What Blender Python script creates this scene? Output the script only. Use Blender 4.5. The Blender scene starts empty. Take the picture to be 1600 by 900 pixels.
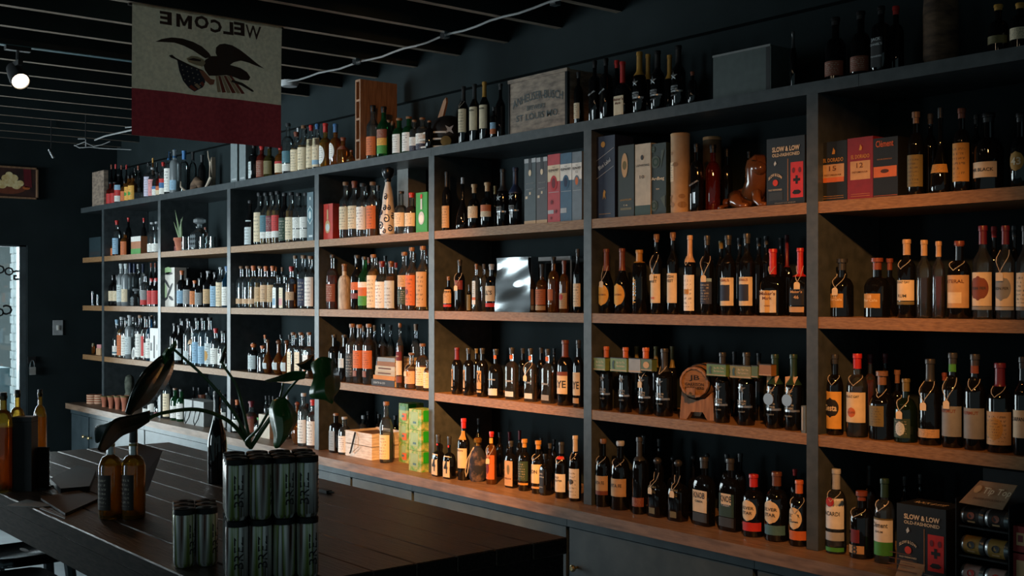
import bpy, math, random
from mathutils import Vector
R = random.Random(7)
SC = bpy.context.scene
COL = SC.collection
# ------------------------------------------------------------------ camera
F, CX, CY, ZC = 1820.0, 800.0, 465.0, 1.75
TH = math.atan2(1480, 1820)
DV = Vector((-math.cos(TH), math.sin(TH), 0)); RV = Vector((math.sin(TH), math.cos(TH), 0))
cam = bpy.data.cameras.new('camera'); co = bpy.data.objects.new('camera', cam); COL.objects.link(co)
cam.sensor_width = 36; cam.lens = F / 1600 * 36; cam.shift_y = 15 / 1600; cam.clip_start = .05
co.location = (0, 0, ZC); co.rotation_euler = (math.pi / 2, 0, math.atan2(DV.y, DV.x) - math.pi / 2)
SC.camera = co
SC.view_settings.view_transform = 'Standard'; SC.view_settings.look = 'None'
SC.view_settings.gamma = 1; SC.view_settings.exposure = 0.0; SC.view_settings.use_curve_mapping = False
SC.cycles.use_denoising = True
SC.cycles.transparent_max_bounces = 24
SC.cycles.max_bounces = 8
SC.cycles.sample_clamp_indirect = 4
# ------------------------------------------------------------------ world and large lights
w = bpy.data.worlds.new('world'); SC.world = w; w.use_nodes = True
w.node_tree.nodes['Background'].inputs[0].default_value = (.46, .70, .75, 1)
w.node_tree.nodes['Background'].inputs[1].default_value = .18

def area(name, loc, rot, sx, sy, power, color):
    l = bpy.data.lights.new(name, 'AREA'); l.shape = 'RECTANGLE'; l.size = sx; l.size_y = sy
    l.energy = power; l.color = color
    o = bpy.data.objects.new(name, l); COL.objects.link(o); o.location = loc; o.rotation_euler = rot
    return o
# daylight in the street in front of the shop, behind the glass door and the shop windows in the far wall
area('street_daylight', (-13.2, -1.2, 2.2), (0, -math.pi / 2, 0), 4.2, 9.5, 1700, (.86, .96, 1))
# unseen fill light, added opposite the shelves to brighten the left bays
sw = area('side_fill_light', (-7.6, -4.6, 1.7), (math.radians(90), 0, 0), 3.0, 1.8, 85, (.80, .94, 1)); sw.data.spread = math.radians(62)

def spot(name, loc, target, power, angle, blend, color=(1, .40, .105), radius=.04):
    l = bpy.data.lights.new(name, 'SPOT'); l.energy = power; l.color = color; l.spot_size = math.radians(angle)
    l.spot_blend = blend; l.shadow_soft_size = radius
    o = bpy.data.objects.new(name, l); COL.objects.link(o); o.location = loc
    o.rotation_euler = (Vector(target) - Vector(loc)).to_track_quat('-Z', 'Y').to_euler()
    return o
# (head location, aim point, power, cone) : warm heads of the ceiling tracks
HEADS = [((-6.09, 1.76, 2.86), (-3.5, 1.8, 1.0), 9, 50),
         ((-3.6, 1.5, 2.9), (-5.2, 3.42, 1.55), 310, 38),
         ((-2.6, 1.5, 2.9), (-4.55, 3.30, .87), 900, 30),
         ((-1.9, 1.5, 2.9), (-3.75, 3.45, 1.8), 60, 36),
         ((-1.0, 1.5, 2.9), (-2.7, 3.5, 1.45), 270, 40),
         ((-3.1, 1.5, 2.9), (-5.35, 3.55, 2.68), 45, 22)]
for k, (l, t, p, an) in enumerate(HEADS):
    a = Vector(l); d_ = (Vector(t) - a).normalized()
    spot('track_spot_light', a + d_ * .075, t, p, an, .9)
# ------------------------------------------------------------------ helpers
def srgb(c):
    if isinstance(c, str): c = PAL[c]
    f = lambda v: (v / 255 / 12.92) if v / 255 <= .04045 else ((v / 255 + .055) / 1.055) ** 2.4
    return tuple(f(v) for v in c[:3])
PAL = dict(cream=(226, 206, 172), white=(232, 230, 222), tan=(196, 158, 112), red=(196, 44, 40), orange=(206, 108, 54), yellow=(228, 170, 72),
           blue=(60, 110, 160), navy=(34, 46, 74), black=(18, 18, 20), green=(70, 150, 62), grey=(140, 142, 140), silver=(176, 180, 182),
           gold=(190, 140, 62), pink=(222, 150, 150), brown=(104, 62, 36), teal=(70, 116, 128), cork=(132, 96, 68), maroon=(110, 30, 40),
           olive=(112, 100, 56), pale=(196, 206, 206), lilac=(200, 196, 214), rust=(128, 66, 44), charcoal=(52, 54, 56), dgreen=(36, 62, 46),
           lblue=(140, 176, 200), amber=(200, 110, 40), kraft=(160, 112, 70), skin=(210, 170, 130))
def col(name, rgb): return srgb(rgb) + (1,)
def ray(px, py): return DV + RV * ((px - CX) / F) + Vector((0, 0, (CY - py) / F))
def at(px, py, dep): return Vector((0, 0, ZC)) + ray(px, py) * dep
def on_y(px, Y, py=CY):
    v = ray(px, py); t = Y / v.y; return Vector((0, 0, ZC)) + v * t, t
def on_x(px, X, py=CY):
    v = ray(px, py); t = X / v.x; return Vector((0, 0, ZC)) + v * t, t
def on_z(px, py, Z):
    v = ray(px, py); t = (Z - ZC) / v.z; return Vector((0, 0, ZC)) + v * t, t
def depth(p): return Vector((p[0], p[1], 0)).dot(DV)

class MB:
    def __init__(s): s.v = []; s.f = []; s.uv = None
    def box(s, x0, x1, y0, y1, z0, z1):
        b = len(s.v)
        s.v += [(x0, y0, z0), (x1, y0, z0), (x1, y1, z0), (x0, y1, z0), (x0, y0, z1), (x1, y0, z1), (x1, y1, z1), (x0, y1, z1)]
        s.f += [tuple(b + i for i in q) for q in ((0, 3, 2, 1), (4, 5, 6, 7), (0, 1, 5, 4), (1, 2, 6, 5), (2, 3, 7, 6), (3, 0, 4, 7))]
        return s
    def rings(s, rings, cap0=True, cap1=True, closed=True):
        b = len(s.v); n = len(rings[0])
        for r in rings: s.v += [tuple(p) for p in r]
        for i in range(len(rings) - 1):
            for j in range(n if closed else n - 1):
                k = (j + 1) % n
                s.f.append((b + i * n + j, b + i * n + k, b + (i + 1) * n + k, b + (i + 1) * n + j))
        if cap0: s.f.append(tuple(b + j for j in range(n))[::-1])
        if cap1: s.f.append(tuple(b + (len(rings) - 1) * n + j for j in range(n)))
        return s
    def lathe(s, prof, seg=16, sy=1.0, c=(0, 0, 0), cap0=True, cap1=True):
        rings = []
        for p in prof:
            r, z = p[0], p[1]; n = p[2] if len(p) > 2 else 2
            rings.append([(c[0] + q[0], c[1] + q[1] * (sy if n > 2 or sy != 1 else 1), c[2] + z) for q in (sup(r, 2 * math.pi * j / seg, n) for j in range(seg))])
        return s.rings(rings, cap0, cap1)
    def tube(s, pts, rad, seg=6):
        pts = [Vector(p) for p in pts]; rings = []
        for i, p in enumerate(pts):
            t = (pts[min(i + 1, len(pts) - 1)] - pts[max(i - 1, 0)]).normalized()
            a = t.cross(Vector((0, 0, 1)));
            if a.length < 1e-3: a = t.cross(Vector((0, 1, 0)))
            a.normalize(); b = t.cross(a); r = rad[i] if isinstance(rad, (list, tuple)) else rad
            rings.append([p + (a * math.cos(2 * math.pi * j / seg) + b * math.sin(2 * math.pi * j / seg)) * r for j in range(seg)])
        return s.rings(rings)
    def poly(s, pts2, f3, th=None):
        """flat polygon from 2D points mapped by f3(x,y) -> 3D"""
        b = len(s.v); s.v += [tuple(f3(*p)) for p in pts2]; s.f.append(tuple(range(b, b + len(pts2)))); return s
    def grid(s, g, uv=False):
        b = len(s.v); nv = len(g); nu = len(g[0])
        for r in g: s.v += [tuple(p) for p in r]
        for i in range(nv - 1):
            for j in range(nu - 1):
                s.f.append((b + i * nu + j, b + i * nu + j + 1, b + (i + 1) * nu + j + 1, b + (i + 1) * nu + j))
        if uv: s.uv = [(j / (nu - 1), i / (nv - 1)) for i in range(nv) for j in range(nu)]
        return s
    def build(s, name, mat, parent=None, color=None, smooth=40, **tags):
        me = bpy.data.meshes.new(name); me.from_pydata(s.v, [], s.f)
        if s.uv:
            ul = me.uv_layers.new(name='UVMap')
            for lp in me.loops: ul.data[lp.index].uv = s.uv[lp.vertex_index]
        if smooth:
            me.polygons.foreach_set('use_smooth', [True] * len(me.polygons)); me.set_sharp_from_angle(angle=math.radians(smooth))
        me.materials.append(mat if not isinstance(mat, str) else M[mat])
        return obj(name, me, parent, color, **tags)
def obj(name, me, parent=None, color=None, **tags):
    o = bpy.data.objects.new(name, me); COL.objects.link(o)
    if parent is not None: o.parent = parent
    if color is not None:
        c = srgb(color) if (isinstance(color, str) or max(color[:3]) > 1.01) else tuple(color[:3])
        lum = .3 * c[0] + .6 * c[1] + .1 * c[2]
        o.color = (c[0], c[1], c[2], 0.0 if lum > .12 else 1.0)
    for k, v in tags.items(): o[k] = v
    return o
def sup(r, a, n):
    c, s_ = math.cos(a), math.sin(a)
    if n <= 2: return (r * c, r * s_)
    m = (abs(c) ** n + abs(s_) ** n) ** (-1 / n)
    return (r * m * c, r * m * s_)
def thing(name, loc, label, cat, group=None, rz=0):
    o = bpy.data.objects.new(name, None); COL.objects.link(o); o.location = loc; o.rotation_euler.z = rz
    o.empty_display_size = .05; o['label'] = label; o['category'] = cat
    if group: o['group'] = group
    return o
def struct(o, label=None):
    o['kind'] = 'structure'
    if label: o['label'] = label
    return o
def bar(name, mat, x0, x1, y0, y1, z0, z1, parent=None, color=None, **t):
    return MB().box(x0, x1, y0, y1, z0, z1).build(name, mat, parent, color, smooth=0, **t)
_tc = {}
def text2d(body, size, bold=0.0, spacing=1.0):
    """flat glyph mesh centred on the origin : (verts2d, faces, width, height)"""
    k = (body, bold, spacing)
    if k not in _tc:
        cu = bpy.data.curves.new('glyphs', 'FONT'); cu.body = body; cu.align_x = 'CENTER'; cu.align_y = 'CENTER'
        cu.size = 1; cu.resolution_u = 2; cu.offset = bold; cu.space_character = spacing; cu.fill_mode = 'FRONT'
        ob = bpy.data.objects.new('glyphs', cu); COL.objects.link(ob)
        dg = bpy.context.evaluated_depsgraph_get(); me = bpy.data.meshes.new_from_object(ob.evaluated_get(dg))
        vs = [(v.co.x, v.co.y) for v in me.vertices]; fs = [tuple(p.vertices) for p in me.polygons]
        bpy.data.objects.remove(ob); bpy.data.curves.remove(cu); bpy.data.meshes.remove(me)
        if vs:
            x0, x1 = min(v[0] for v in vs), max(v[0] for v in vs); y0, y1 = min(v[1] for v in vs), max(v[1] for v in vs)
            vs = [(v[0] - (x0 + x1) / 2, v[1] - (y0 + y1) / 2) for v in vs]
            _tc[k] = (vs, fs, x1 - x0, y1 - y0)
        else: _tc[k] = ([], [], 1, 1)
    vs, fs, w_, h_ = _tc[k]
    return vs, fs, w_, h_
def lettering(body, width, f3, parent, color, height=None, bold=0.0, mat='ink', name='lettering', rot=0, mirror=False, arch=0):
    vs, fs, w_, h_ = text2d(body, 1, bold); sx = width / w_; sy = (height / h_) if height else sx
    if mirror: sx = -sx
    m = MB(); c_, s_ = math.cos(rot), math.sin(rot)
    for (x, y) in vs:
        x, y = x * sx, y * sy
        y += arch * (1 - (2 * x / width) ** 2)
        m.v.append(tuple(f3(x * c_ - y * s_, x * s_ + y * c_)))
    m.f = fs
    return m.build(name, mat, parent, color, smooth=0)
# ------------------------------------------------------------------ materials
M = {}
def mat(name):
    m = bpy.data.materials.new(name); m.use_nodes = True; nt = m.node_tree
    M[name] = m
    return m, nt, nt.nodes['Principled BSDF'], nt.links
def noise_col(nt, ln, c0, c1, scale, stretch=(1, 1, 1), coord='Object', detail=6, lo=.35, hi=.65):
    tc = nt.nodes.new('ShaderNodeTexCoord'); mp = nt.nodes.new('ShaderNodeMapping'); mp.inputs['Scale'].default_value = stretch
    nz = nt.nodes.new('ShaderNodeTexNoise'); nz.inputs['Scale'].default_value = scale; nz.inputs['Detail'].default_value = detail
    rp = nt.nodes.new('ShaderNodeValToRGB'); rp.color_ramp.elements[0].color = (*c0, 1); rp.color_ramp.elements[1].color = (*c1, 1)
    rp.color_ramp.elements[0].position = lo; rp.color_ramp.elements[1].position = hi
    ln.new(tc.outputs[coord], mp.inputs[0]); ln.new(mp.outputs[0], nz.inputs['Vector']); ln.new(nz.outputs['Fac'], rp.inputs[0])
    return rp, nz
def simple(name, c0, c1=None, rough=.5, scale=8, stretch=(1, 1, 1), metal=0, bump=0, spec=.5, coat=0, lo=.35, hi=.65):
    m, nt, b, ln = mat(name)
    b.inputs['Roughness'].default_value = rough; b.inputs['Metallic'].default_value = metal
    b.inputs['Specular IOR Level'].default_value = spec; b.inputs['Coat Weight'].default_value = coat; b.inputs['Coat Roughness'].default_value = .08
    rp, nz = noise_col(nt, ln, c0, c1 or tuple(v * 1.3 for v in c0), scale, stretch, lo=lo, hi=hi)
    ln.new(rp.outputs[0], b.inputs['Base Color'])
    if bump:
        bp = nt.nodes.new('ShaderNodeBump'); bp.inputs['Strength'].default_value = bump; bp.inputs['Distance'].default_value = .004
        ln.new(nz.outputs['Fac'], bp.inputs['Height']); ln.new(bp.outputs[0], b.inputs['Normal'])
    return m
simple('paint_grey', (.042, .052, .056), (.066, .078, .083), .36, 22, (1, 1, 1), bump=.25, spec=.5)
simple('paint_cab', (.030, .046, .054), (.055, .078, .088), .38, 9, (1, 1, 1), bump=.3, spec=.6)
simple('wood_shelf', (.19, .098, .042), (.35, .195, .090), .46, 14, (2.5, 6, 12), bump=.4, lo=.25, hi=.75, spec=.25)
simple('wood_counter', (.15, .092, .058), (.27, .175, .115), .45, 6, (1.5, 9, 9), bump=.35)
simple('wood_table', (.022, .015, .011), (.10, .064, .044), .36, 5, (2, 26, 26), bump=.5, lo=.3, hi=.75, spec=.25)
simple('wood_dark', (.012, .011, .010), (.028, .023, .019), .85, 6, (3, 20, 20), bump=.4, spec=.08)
simple('wood_joist', (.16, .12, .085), (.32, .25, .18), .8, 5, (20, 2, 20), bump=.3)
simple('wood_raw', (.22, .115, .060), (.36, .20, .11), .6, 7, (12, 12, 1.5), bump=.3)
simple('wood_pale', (.55, .47, .38), (.78, .70, .60), .7, 8, (2, 2, 14), bump=.2)
simple('wood_old', (.16, .12, .095), (.36, .27, .20), .8, 16, (1, 1, 3), bump=.3)
simple('wall_black', (.0105, .0175, .019), (.014, .0225, .0245), .85, 5, (1, 1, 1), spec=.2)
simple('ceiling_black', (.018, .027, .029), (.024, .034, .036), .95, 4, spec=.1)
simple('floor_concrete', (.10, .14, .165), (.17, .22, .245), .45, 3)
simple('black_metal', (.008, .009, .010), (.013, .014, .015), .5, 20, metal=0, spec=.3)
simple('stool_metal', (.05, .06, .065), (.09, .10, .105), .16, 6, metal=.85)
simple('steel', (.55, .58, .60), (.72, .75, .77), .22, 20, metal=1)
simple('brass', (.45, .33, .15), (.60, .45, .22), .3, 20, metal=1)
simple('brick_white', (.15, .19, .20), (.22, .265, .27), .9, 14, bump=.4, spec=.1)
simple('terracotta', (.36, .10, .055), (.50, .17, .09), .8, 20)
simple('cloth_flag', (.55, .53, .40), (.68, .65, .49), .95, 60, bump=.2)
simple('cloth_red', (.22, .030, .040), (.29, .042, .052), .95, 60, bump=.2)
simple('leaf', (.014, .10, .024), (.035, .19, .04), .28, 9, coat=.25)
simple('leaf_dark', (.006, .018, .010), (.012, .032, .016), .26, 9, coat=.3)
simple('stem', (.03, .09, .03), (.05, .13, .04), .4, 9)
simple('aloe', (.16, .24, .12), (.26, .34, .18), .5, 9)
simple('kraft', (.28, .17, .09), (.36, .23, .13), .85, 30)
simple('burlap', (.30, .25, .19), (.58, .52, .42), .95, 40, (2, 2, .4), bump=.6)
simple('bark', (.05, .028, .017), (.16, .095, .055), .9, 14, (1, 1, 3), bump=.8)
simple('antler', (.30, .23, .16), (.50, .42, .32), .6, 12)
simple('ceramic', (.62, .57, .50), (.72, .68, .60), .25, 12, coat=.3)
simple('string', (.40, .36, .30), (.55, .50, .42), .9, 30)
simple('glaze_brown', (.10, .038, .014), (.20, .075, .028), .18, 9, coat=.5)
simple('cable', (.22, .23, .23), (.30, .31, .31), .6, 9)
simple('print_green', (.10, .32, .06), (.42, .46, .16), .6, 40, lo=.4, hi=.6)
simple('patterned', (.012, .018, .04), (.22, .15, .13), .85, 26, lo=.5, hi=.72)
simple('mossy', (.05, .06, .045), (.12, .13, .10), .9, 30, bump=.6)
simple('painting_bg', (.020, .010, .010), (.06, .022, .016), .6, 12)
simple('painting_food', (.75, .52, .20), (.95, .80, .45), .6, 30)
def translucent(name, k):
    m = M[name]; nt = m.node_tree; b = nt.nodes['Principled BSDF']; out = nt.nodes['Material Output']
    tl = nt.nodes.new('ShaderNodeBsdfTranslucent'); mx = nt.nodes.new('ShaderNodeMixShader'); mx.inputs[0].default_value = k
    nt.links.new(b.inputs['Base Color'].links[0].from_socket, tl.inputs[0])
    nt.links.new(b.outputs[0], mx.inputs[1]); nt.links.new(tl.outputs[0], mx.inputs[2]); nt.links.new(mx.outputs[0], out.inputs[0])
translucent('cloth_flag', .10); translucent('cloth_red', .10)
# surfaces whose colour is the object's own colour
def objcol(name, rough, metal=0, spec=.5, noise=0, coat=0, printed=False):
    m, nt, b, ln = mat(name)
    oi = nt.nodes.new('ShaderNodeObjectInfo'); src = oi.outputs['Color']
    b.inputs['Roughness'].default_value = rough; b.inputs['Metallic'].default_value = metal
    b.inputs['Specular IOR Level'].default_value = spec; b.inputs['Coat Weight'].default_value = coat
    if noise:
        rp, nz = noise_col(nt, ln, (1 - noise,) * 3, (1, 1, 1), 30)
        mx = nt.nodes.new('ShaderNodeMix'); mx.data_type = 'RGBA'; mx.blend_type = 'MULTIPLY'; mx.inputs[0].default_value = 1
        ln.new(src, mx.inputs[6]); ln.new(rp.outputs[0], mx.inputs[7]); src = mx.outputs[2]
    if printed:
        # lines of small print laid out in the label's own coordinates
        uv = nt.nodes.new('ShaderNodeUVMap'); mp = nt.nodes.new('ShaderNodeMapping'); mp.inputs['Scale'].default_value = (26, 9, 1)
        wn = nt.nodes.new('ShaderNodeTexNoise'); wn.inputs['Scale'].default_value = 1; wn.inputs['Detail'].default_value = 1
        sp = nt.nodes.new('ShaderNodeSeparateXYZ')
        def mth(op, a, bb=None, c=None):
            n = nt.nodes.new('ShaderNodeMath'); n.operation = op
            for i, x in enumerate((a, bb, c)):
                if x is None: continue
                if isinstance(x, (int, float)): n.inputs[i].default_value = x
                else: ln.new(x, n.inputs[i])
            return n.outputs[0]
        ln.new(uv.outputs[0], mp.inputs[0]); ln.new(uv.outputs[0], sp.inputs[0])
        rnd = mth('MULTIPLY', oi.outputs['Random'], 50)
        cb = nt.nodes.new('ShaderNodeCombineXYZ'); ln.new(rnd, cb.inputs[0]); ln.new(rnd, cb.inputs[2])
        va = nt.nodes.new('ShaderNodeVectorMath'); va.operation = 'ADD'; ln.new(mp.outputs[0], va.inputs[0]); ln.new(cb.outputs[0], va.inputs[1])
        ln.new(va.outputs[0], wn.inputs['Vector'])
        line = mth('GREATER_THAN', mth('FRACT', mth('MULTIPLY', sp.outputs[1], 8)), .52)
        word = mth('GREATER_THAN', wn.outputs['Fac'], .52)
        inu = mth('LESS_THAN', mth('ABSOLUTE', mth('SUBTRACT', sp.outputs[0], .5)), .33)
        inv = mth('LESS_THAN', mth('ABSOLUTE', mth('SUBTRACT', sp.outputs[1], .5)), .40)
        fac = mth('MULTIPLY', mth('MULTIPLY', line, word), mth('MULTIPLY', inu, inv))
        fac = mth('MULTIPLY', fac, .6)
        ink = nt.nodes.new('ShaderNodeMix'); ink.data_type = 'RGBA'
        ln.new(oi.outputs['Alpha'], ink.inputs[0]); ink.inputs[6].default_value = (.035, .03, .028, 1); ink.inputs[7].default_value = (.42, .38, .30, 1)
        mx = nt.nodes.new('ShaderNodeMix'); mx.data_type = 'RGBA'
        ln.new(fac, mx.inputs[0]); ln.new(src, mx.inputs[6]); ln.new(ink.outputs[2], mx.inputs[7]); src = mx.outputs[2]
    ln.new(src, b.inputs['Base Color'])
    return m
objcol('label', .65, printed=True); objcol('paper', .7, noise=.15); objcol('ink', .7); objcol('cap', .35, noise=.2)
objcol('capmetal', .3, metal=.8); objcol('carton', .55, noise=.18); objcol('paint', .5, noise=.2)
# thin-walled glass : fresnel gloss over tinted see-through, some scatter for the liquor behind it
def glass(name, tint, scat, k, rough=.03):
    m = bpy.data.materials.new(name); m.use_nodes = True; nt = m.node_tree; nt.nodes.clear(); ln = nt.links; M[name] = m
    out = nt.nodes.new('ShaderNodeOutputMaterial'); tr = nt.nodes.new('ShaderNodeBsdfTransparent'); tr.inputs[0].default_value = (*tint, 1)
    df = nt.nodes.new('ShaderNodeBsdfDiffuse'); df.inputs[0].default_value = (*scat, 1)
    tl = nt.nodes.new('ShaderNodeBsdfTranslucent'); tl.inputs[0].default_value = (*scat, 1)
    ad = nt.nodes.new('ShaderNodeMixShader'); ad.inputs[0].default_value = .5; ln.new(df.outputs[0], ad.inputs[1]); ln.new(tl.outputs[0], ad.inputs[2])
    mx = nt.nodes.new('ShaderNodeMixShader'); mx.inputs[0].default_value = k; ln.new(tr.outputs[0], mx.inputs[1]); ln.new(ad.outputs[0], mx.inputs[2])
    fr = nt.nodes.new('ShaderNodeFresnel'); fr.inputs[0].default_value = 1.68
    gl = nt.nodes.new('ShaderNodeBsdfGlossy'); gl.inputs['Roughness'].default_value = rough
    m2 = nt.nodes.new('ShaderNodeMixShader'); ln.new(fr.outputs[0], m2.inputs[0]); ln.new(mx.outputs[0], m2.inputs[1]); ln.new(gl.outputs[0], m2.inputs[2])
    ln.new(m2.outputs[0], out.inputs[0])
    return m
glass('g_clear', (.86, .90, .90), (.30, .34, .35), .10)
glass('g_frost', (.70, .76, .78), (.52, .58, .60), .55, .25)
glass('g_dark', (.05, .04, .035), (.012, .012, .013), .75)
glass('g_amber', (.62, .28, .07), (.42, .16, .03), .30)
glass('g_gold', (.80, .60, .20), (.60, .36, .06), .16)
glass('g_red', (.45, .06, .03), (.30, .030, .018), .40)
glass('g_green', (.10, .45, .18), (.02, .14, .05), .35)
glass('g_dgreen', (.06, .14, .07), (.014, .035, .018), .65)
glass('g_blue', (.10, .28, .45), (.03, .12, .22), .40)
glass('g_olive', (.40, .36, .10), (.16, .13, .03), .35)
glass('g_pane', (.93, .96, .96), (.5, .5, .5), .02)
glass('l_amber', (.66, .30, .08), (.62, .24, .05), .38)
glass('l_gold', (.88, .60, .18), (.92, .52, .10), .34)
glass('l_whisky', (.26, .085, .03), (.10, .026, .010), .45)
glass('l_red', (.55, .07, .04), (.40, .04, .02), .40)
glass('l_water', (.92, .95, .95), (.4, .45, .46), .06)
glass('l_green', (.40, .62, .12), (.26, .40, .06), .35)
glass('l_blue', (.45, .68, .80), (.20, .38, .50), .30)
# brushed iridescent can metal : brown and silver streaks put room reflections into its colour
m, nt, b, ln = mat('can_metal')
b.inputs['Metallic'].default_value = .3; b.inputs['Roughness'].default_value = .25
rp, nz = noise_col(nt, ln, (.30, .33, .34), (.30, .33, .34), 3, (9, 9, .35))
e = rp.color_ramp.elements; e[0].color = (.10, .035, .018, 1); e[1].color = (.85, .84, .82, 1); e[0].position = .36; e[1].position = .62
e2 = rp.color_ramp.elements.new(.44); e2.color = (.85, .83, .80, 1)
e3 = rp.color_ramp.elements.new(.52); e3.color = (.22, .30, .05, 1)
e4 = rp.color_ramp.elements.new(.56); e4.color = (.12, .09, .07, 1)
ln.new(rp.outputs[0], b.inputs['Base Color'])
# warped sheet steel
m, nt, b, ln = mat('mirror_steel')
b.inputs['Metallic'].default_value = 1; b.inputs['Roughness'].default_value = .22; b.inputs['Base Color'].default_value = (.30, .32, .33, 1)
# lit lamp face
m, nt, b, ln = mat('lamp_glow')
b.inputs['Emission Color'].default_value = (1, .78, .52, 1); b.inputs['Emission Strength'].default_value = 12
# ------------------------------------------------------------------ the room
D, YW, XW = 3.374, 3.744, -9.95          # shelf front plane, back wall, far wall
SP = 1.15
XD = [-2.49 - SP * (6 - i) for i in range(8)]   # uprights
ZT, ZA, ZB, ZCc, ZK = 2.502, 2.083, 1.683, 1.274, .869
HJ = 3.04
struct(bar('floor', 'floor_concrete', XW, 3, -5, YW + .1, -.1, 0), 'dark grey concrete floor of the bar')
struct(bar('wall_back', 'wall_black', XW - .2, 3, YW, YW + .1, 0, 3.3), 'black wall behind the bottle shelves')
ceil = struct(bar('ceiling', 'ceiling_black', XW, 3, -5, YW, 3.28, 3.36), 'black ceiling boards between bare joists')
x = -5.0 + .406 * 9
jm = MB().box(-.019, .019, -5, YW - .04, HJ, 3.28)
j0 = jm.build('joist', 'ceiling_black', ceil, smooth=0); jme = j0.data; jme.materials.append(M['wood_joist'])
for p in jme.polygons:
    if p.normal.z < -.5: p.material_index = 1
j0.location.x = x
for k in range(1, 22):
    o = j0.copy(); COL.objects.link(o); o.location.x = x - .406 * k
struct(bar('trim_1', 'wall_black', XW, 3, YW - .045, YW, 2.86, 3.28), 'dark ledger board the joists rest on')
# far wall with the glass door and the shop windows beside it
DY0, DY1, DZ = 1.75, 2.953, 2.18
fw = MB()
fw.box(XW - .14, XW, DY1, YW, 0, 3.3); fw.box(XW - .14, XW, DY0, DY1, DZ, 3.3); fw.box(XW - .14, XW, 1.45, DY0, 0, 3.3)
fw.box(XW - .14, XW, -1.1, 1.45, 2.55, 3.3); fw.box(XW - .14, XW, -1.1, 1.45, 0, .45); fw.box(XW - .14, XW, -5, -1.1, 0, 3.3)
struct(fw.build('wall_far', 'wall_black', smooth=0), 'black end wall with the glass street door')
wn = MB()
for yy in (-1.1, .15, 1.40): wn.box(XW - .11, XW - .03, yy, yy + .05, .45, 2.55)
wn.box(XW - .11, XW - .03, -1.1, 1.45, .45, .5); wn.box(XW - .11, XW - .03, -1.1, 1.45, 2.5, 2.55)
win = struct(wn.build('window_1', 'wall_black', smooth=0), 'shop window frame in the end wall')
bar('pane', 'g_pane', XW - .072, XW - .068, -1.08, 1.42, .48, 2.52, win)
dr = bpy.data.objects.new('door_1', None); COL.objects.link(dr); dr.location = (XW, DY1, 0); struct(dr, 'glass street door with black lettering at the left')
fm = MB()
fm.box(-.10, -.02, -.058, -.004, 0, DZ); fm.box(-.10, -.02, -(DY1 - DY0), -(DY1 - DY0) + .1, 0, DZ); fm.box(-.10, -.02, -(DY1 - DY0), 0, 0, .2)
fm.box(-.10, -.02, -(DY1 - DY0), 0, DZ - .012, DZ)
fm.build('door_frame', 'paint_cab', dr, smooth=0)
bar('pane', 'g_pane', -.063, -.057, -(DY1 - DY0) + .1, -.056, .2, DZ - .012, dr)
def glass_f3(y0, z0): return lambda x, y: (-.055, y0 + x, z0 + y)
for (px, py, ch) in ((28, 430, 'G'), (14, 424, 'O'), (0, 421, 'O'), (12, 484, 'C'), (-1, 488, 'O')):
    p, t = on_x(px, XW - .055, py); lettering(ch, .075, glass_f3(p.y - DY1, p.z), dr, 'black', bold=.02, mirror=True, rot=0)
p, t = on_x(49, XW, 575)
h = MB().box(0, .02, -.028, .028, -.10, .0)
pad = thing('padlock', (XW + .012, p.y, p.z + .02), 'silver padlock hanging on the black wall beside the glass door', 'padlock')
MB().box(0, .022, -.026, .026, -.075, -.01).build('lock_body', 'steel', pad, smooth=0)
MB().tube([(.011, .017 * math.cos(a), -.01 + .05 * math.sin(a) * 1.1) for a in [math.pi * i / 10 for i in range(11)]], .005).build('shackle', 'steel', pad)
bar('hasp', 'black_metal', -.012, .004, -.03, .03, .02, .075, pad)
p, t = on_x(90, XW, 512)
ls = thing('light_switch', (XW, p.y, p.z), 'pale light switch plate on the black wall left of the shelves', 'switch')
MB().box(0, .008, -.04, .04, -.062, .062).build('plate', 'paint', ls, 'silver', smooth=0)
MB().box(.008, .016, -.008, .008, -.02, .02).build('toggle', 'paint', ls, 'white', smooth=0)
# white brick pier of the neighbouring entrance seen through the door
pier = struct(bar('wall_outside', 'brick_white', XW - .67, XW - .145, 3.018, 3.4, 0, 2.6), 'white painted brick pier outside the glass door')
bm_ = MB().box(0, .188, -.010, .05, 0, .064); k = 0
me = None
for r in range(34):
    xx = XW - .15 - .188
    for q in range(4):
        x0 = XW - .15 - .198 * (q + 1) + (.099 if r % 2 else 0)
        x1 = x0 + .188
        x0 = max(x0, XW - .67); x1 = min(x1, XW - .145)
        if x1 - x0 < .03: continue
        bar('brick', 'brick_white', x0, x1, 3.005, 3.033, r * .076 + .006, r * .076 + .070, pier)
struct(bar('ground_outside', 'floor_concrete', -16, XW - .14, -6, 6, -.12, -.02), 'pavement outside the shop')
p, t = on_x(3, -11.6, 618)
bar('street_bin', 'paint', -11.9, -11.5, p.y - .8, p.y + .05, -.02, 1.09, None, 'teal', label='teal box standing in the street outside the glass door', category='bin')
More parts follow.
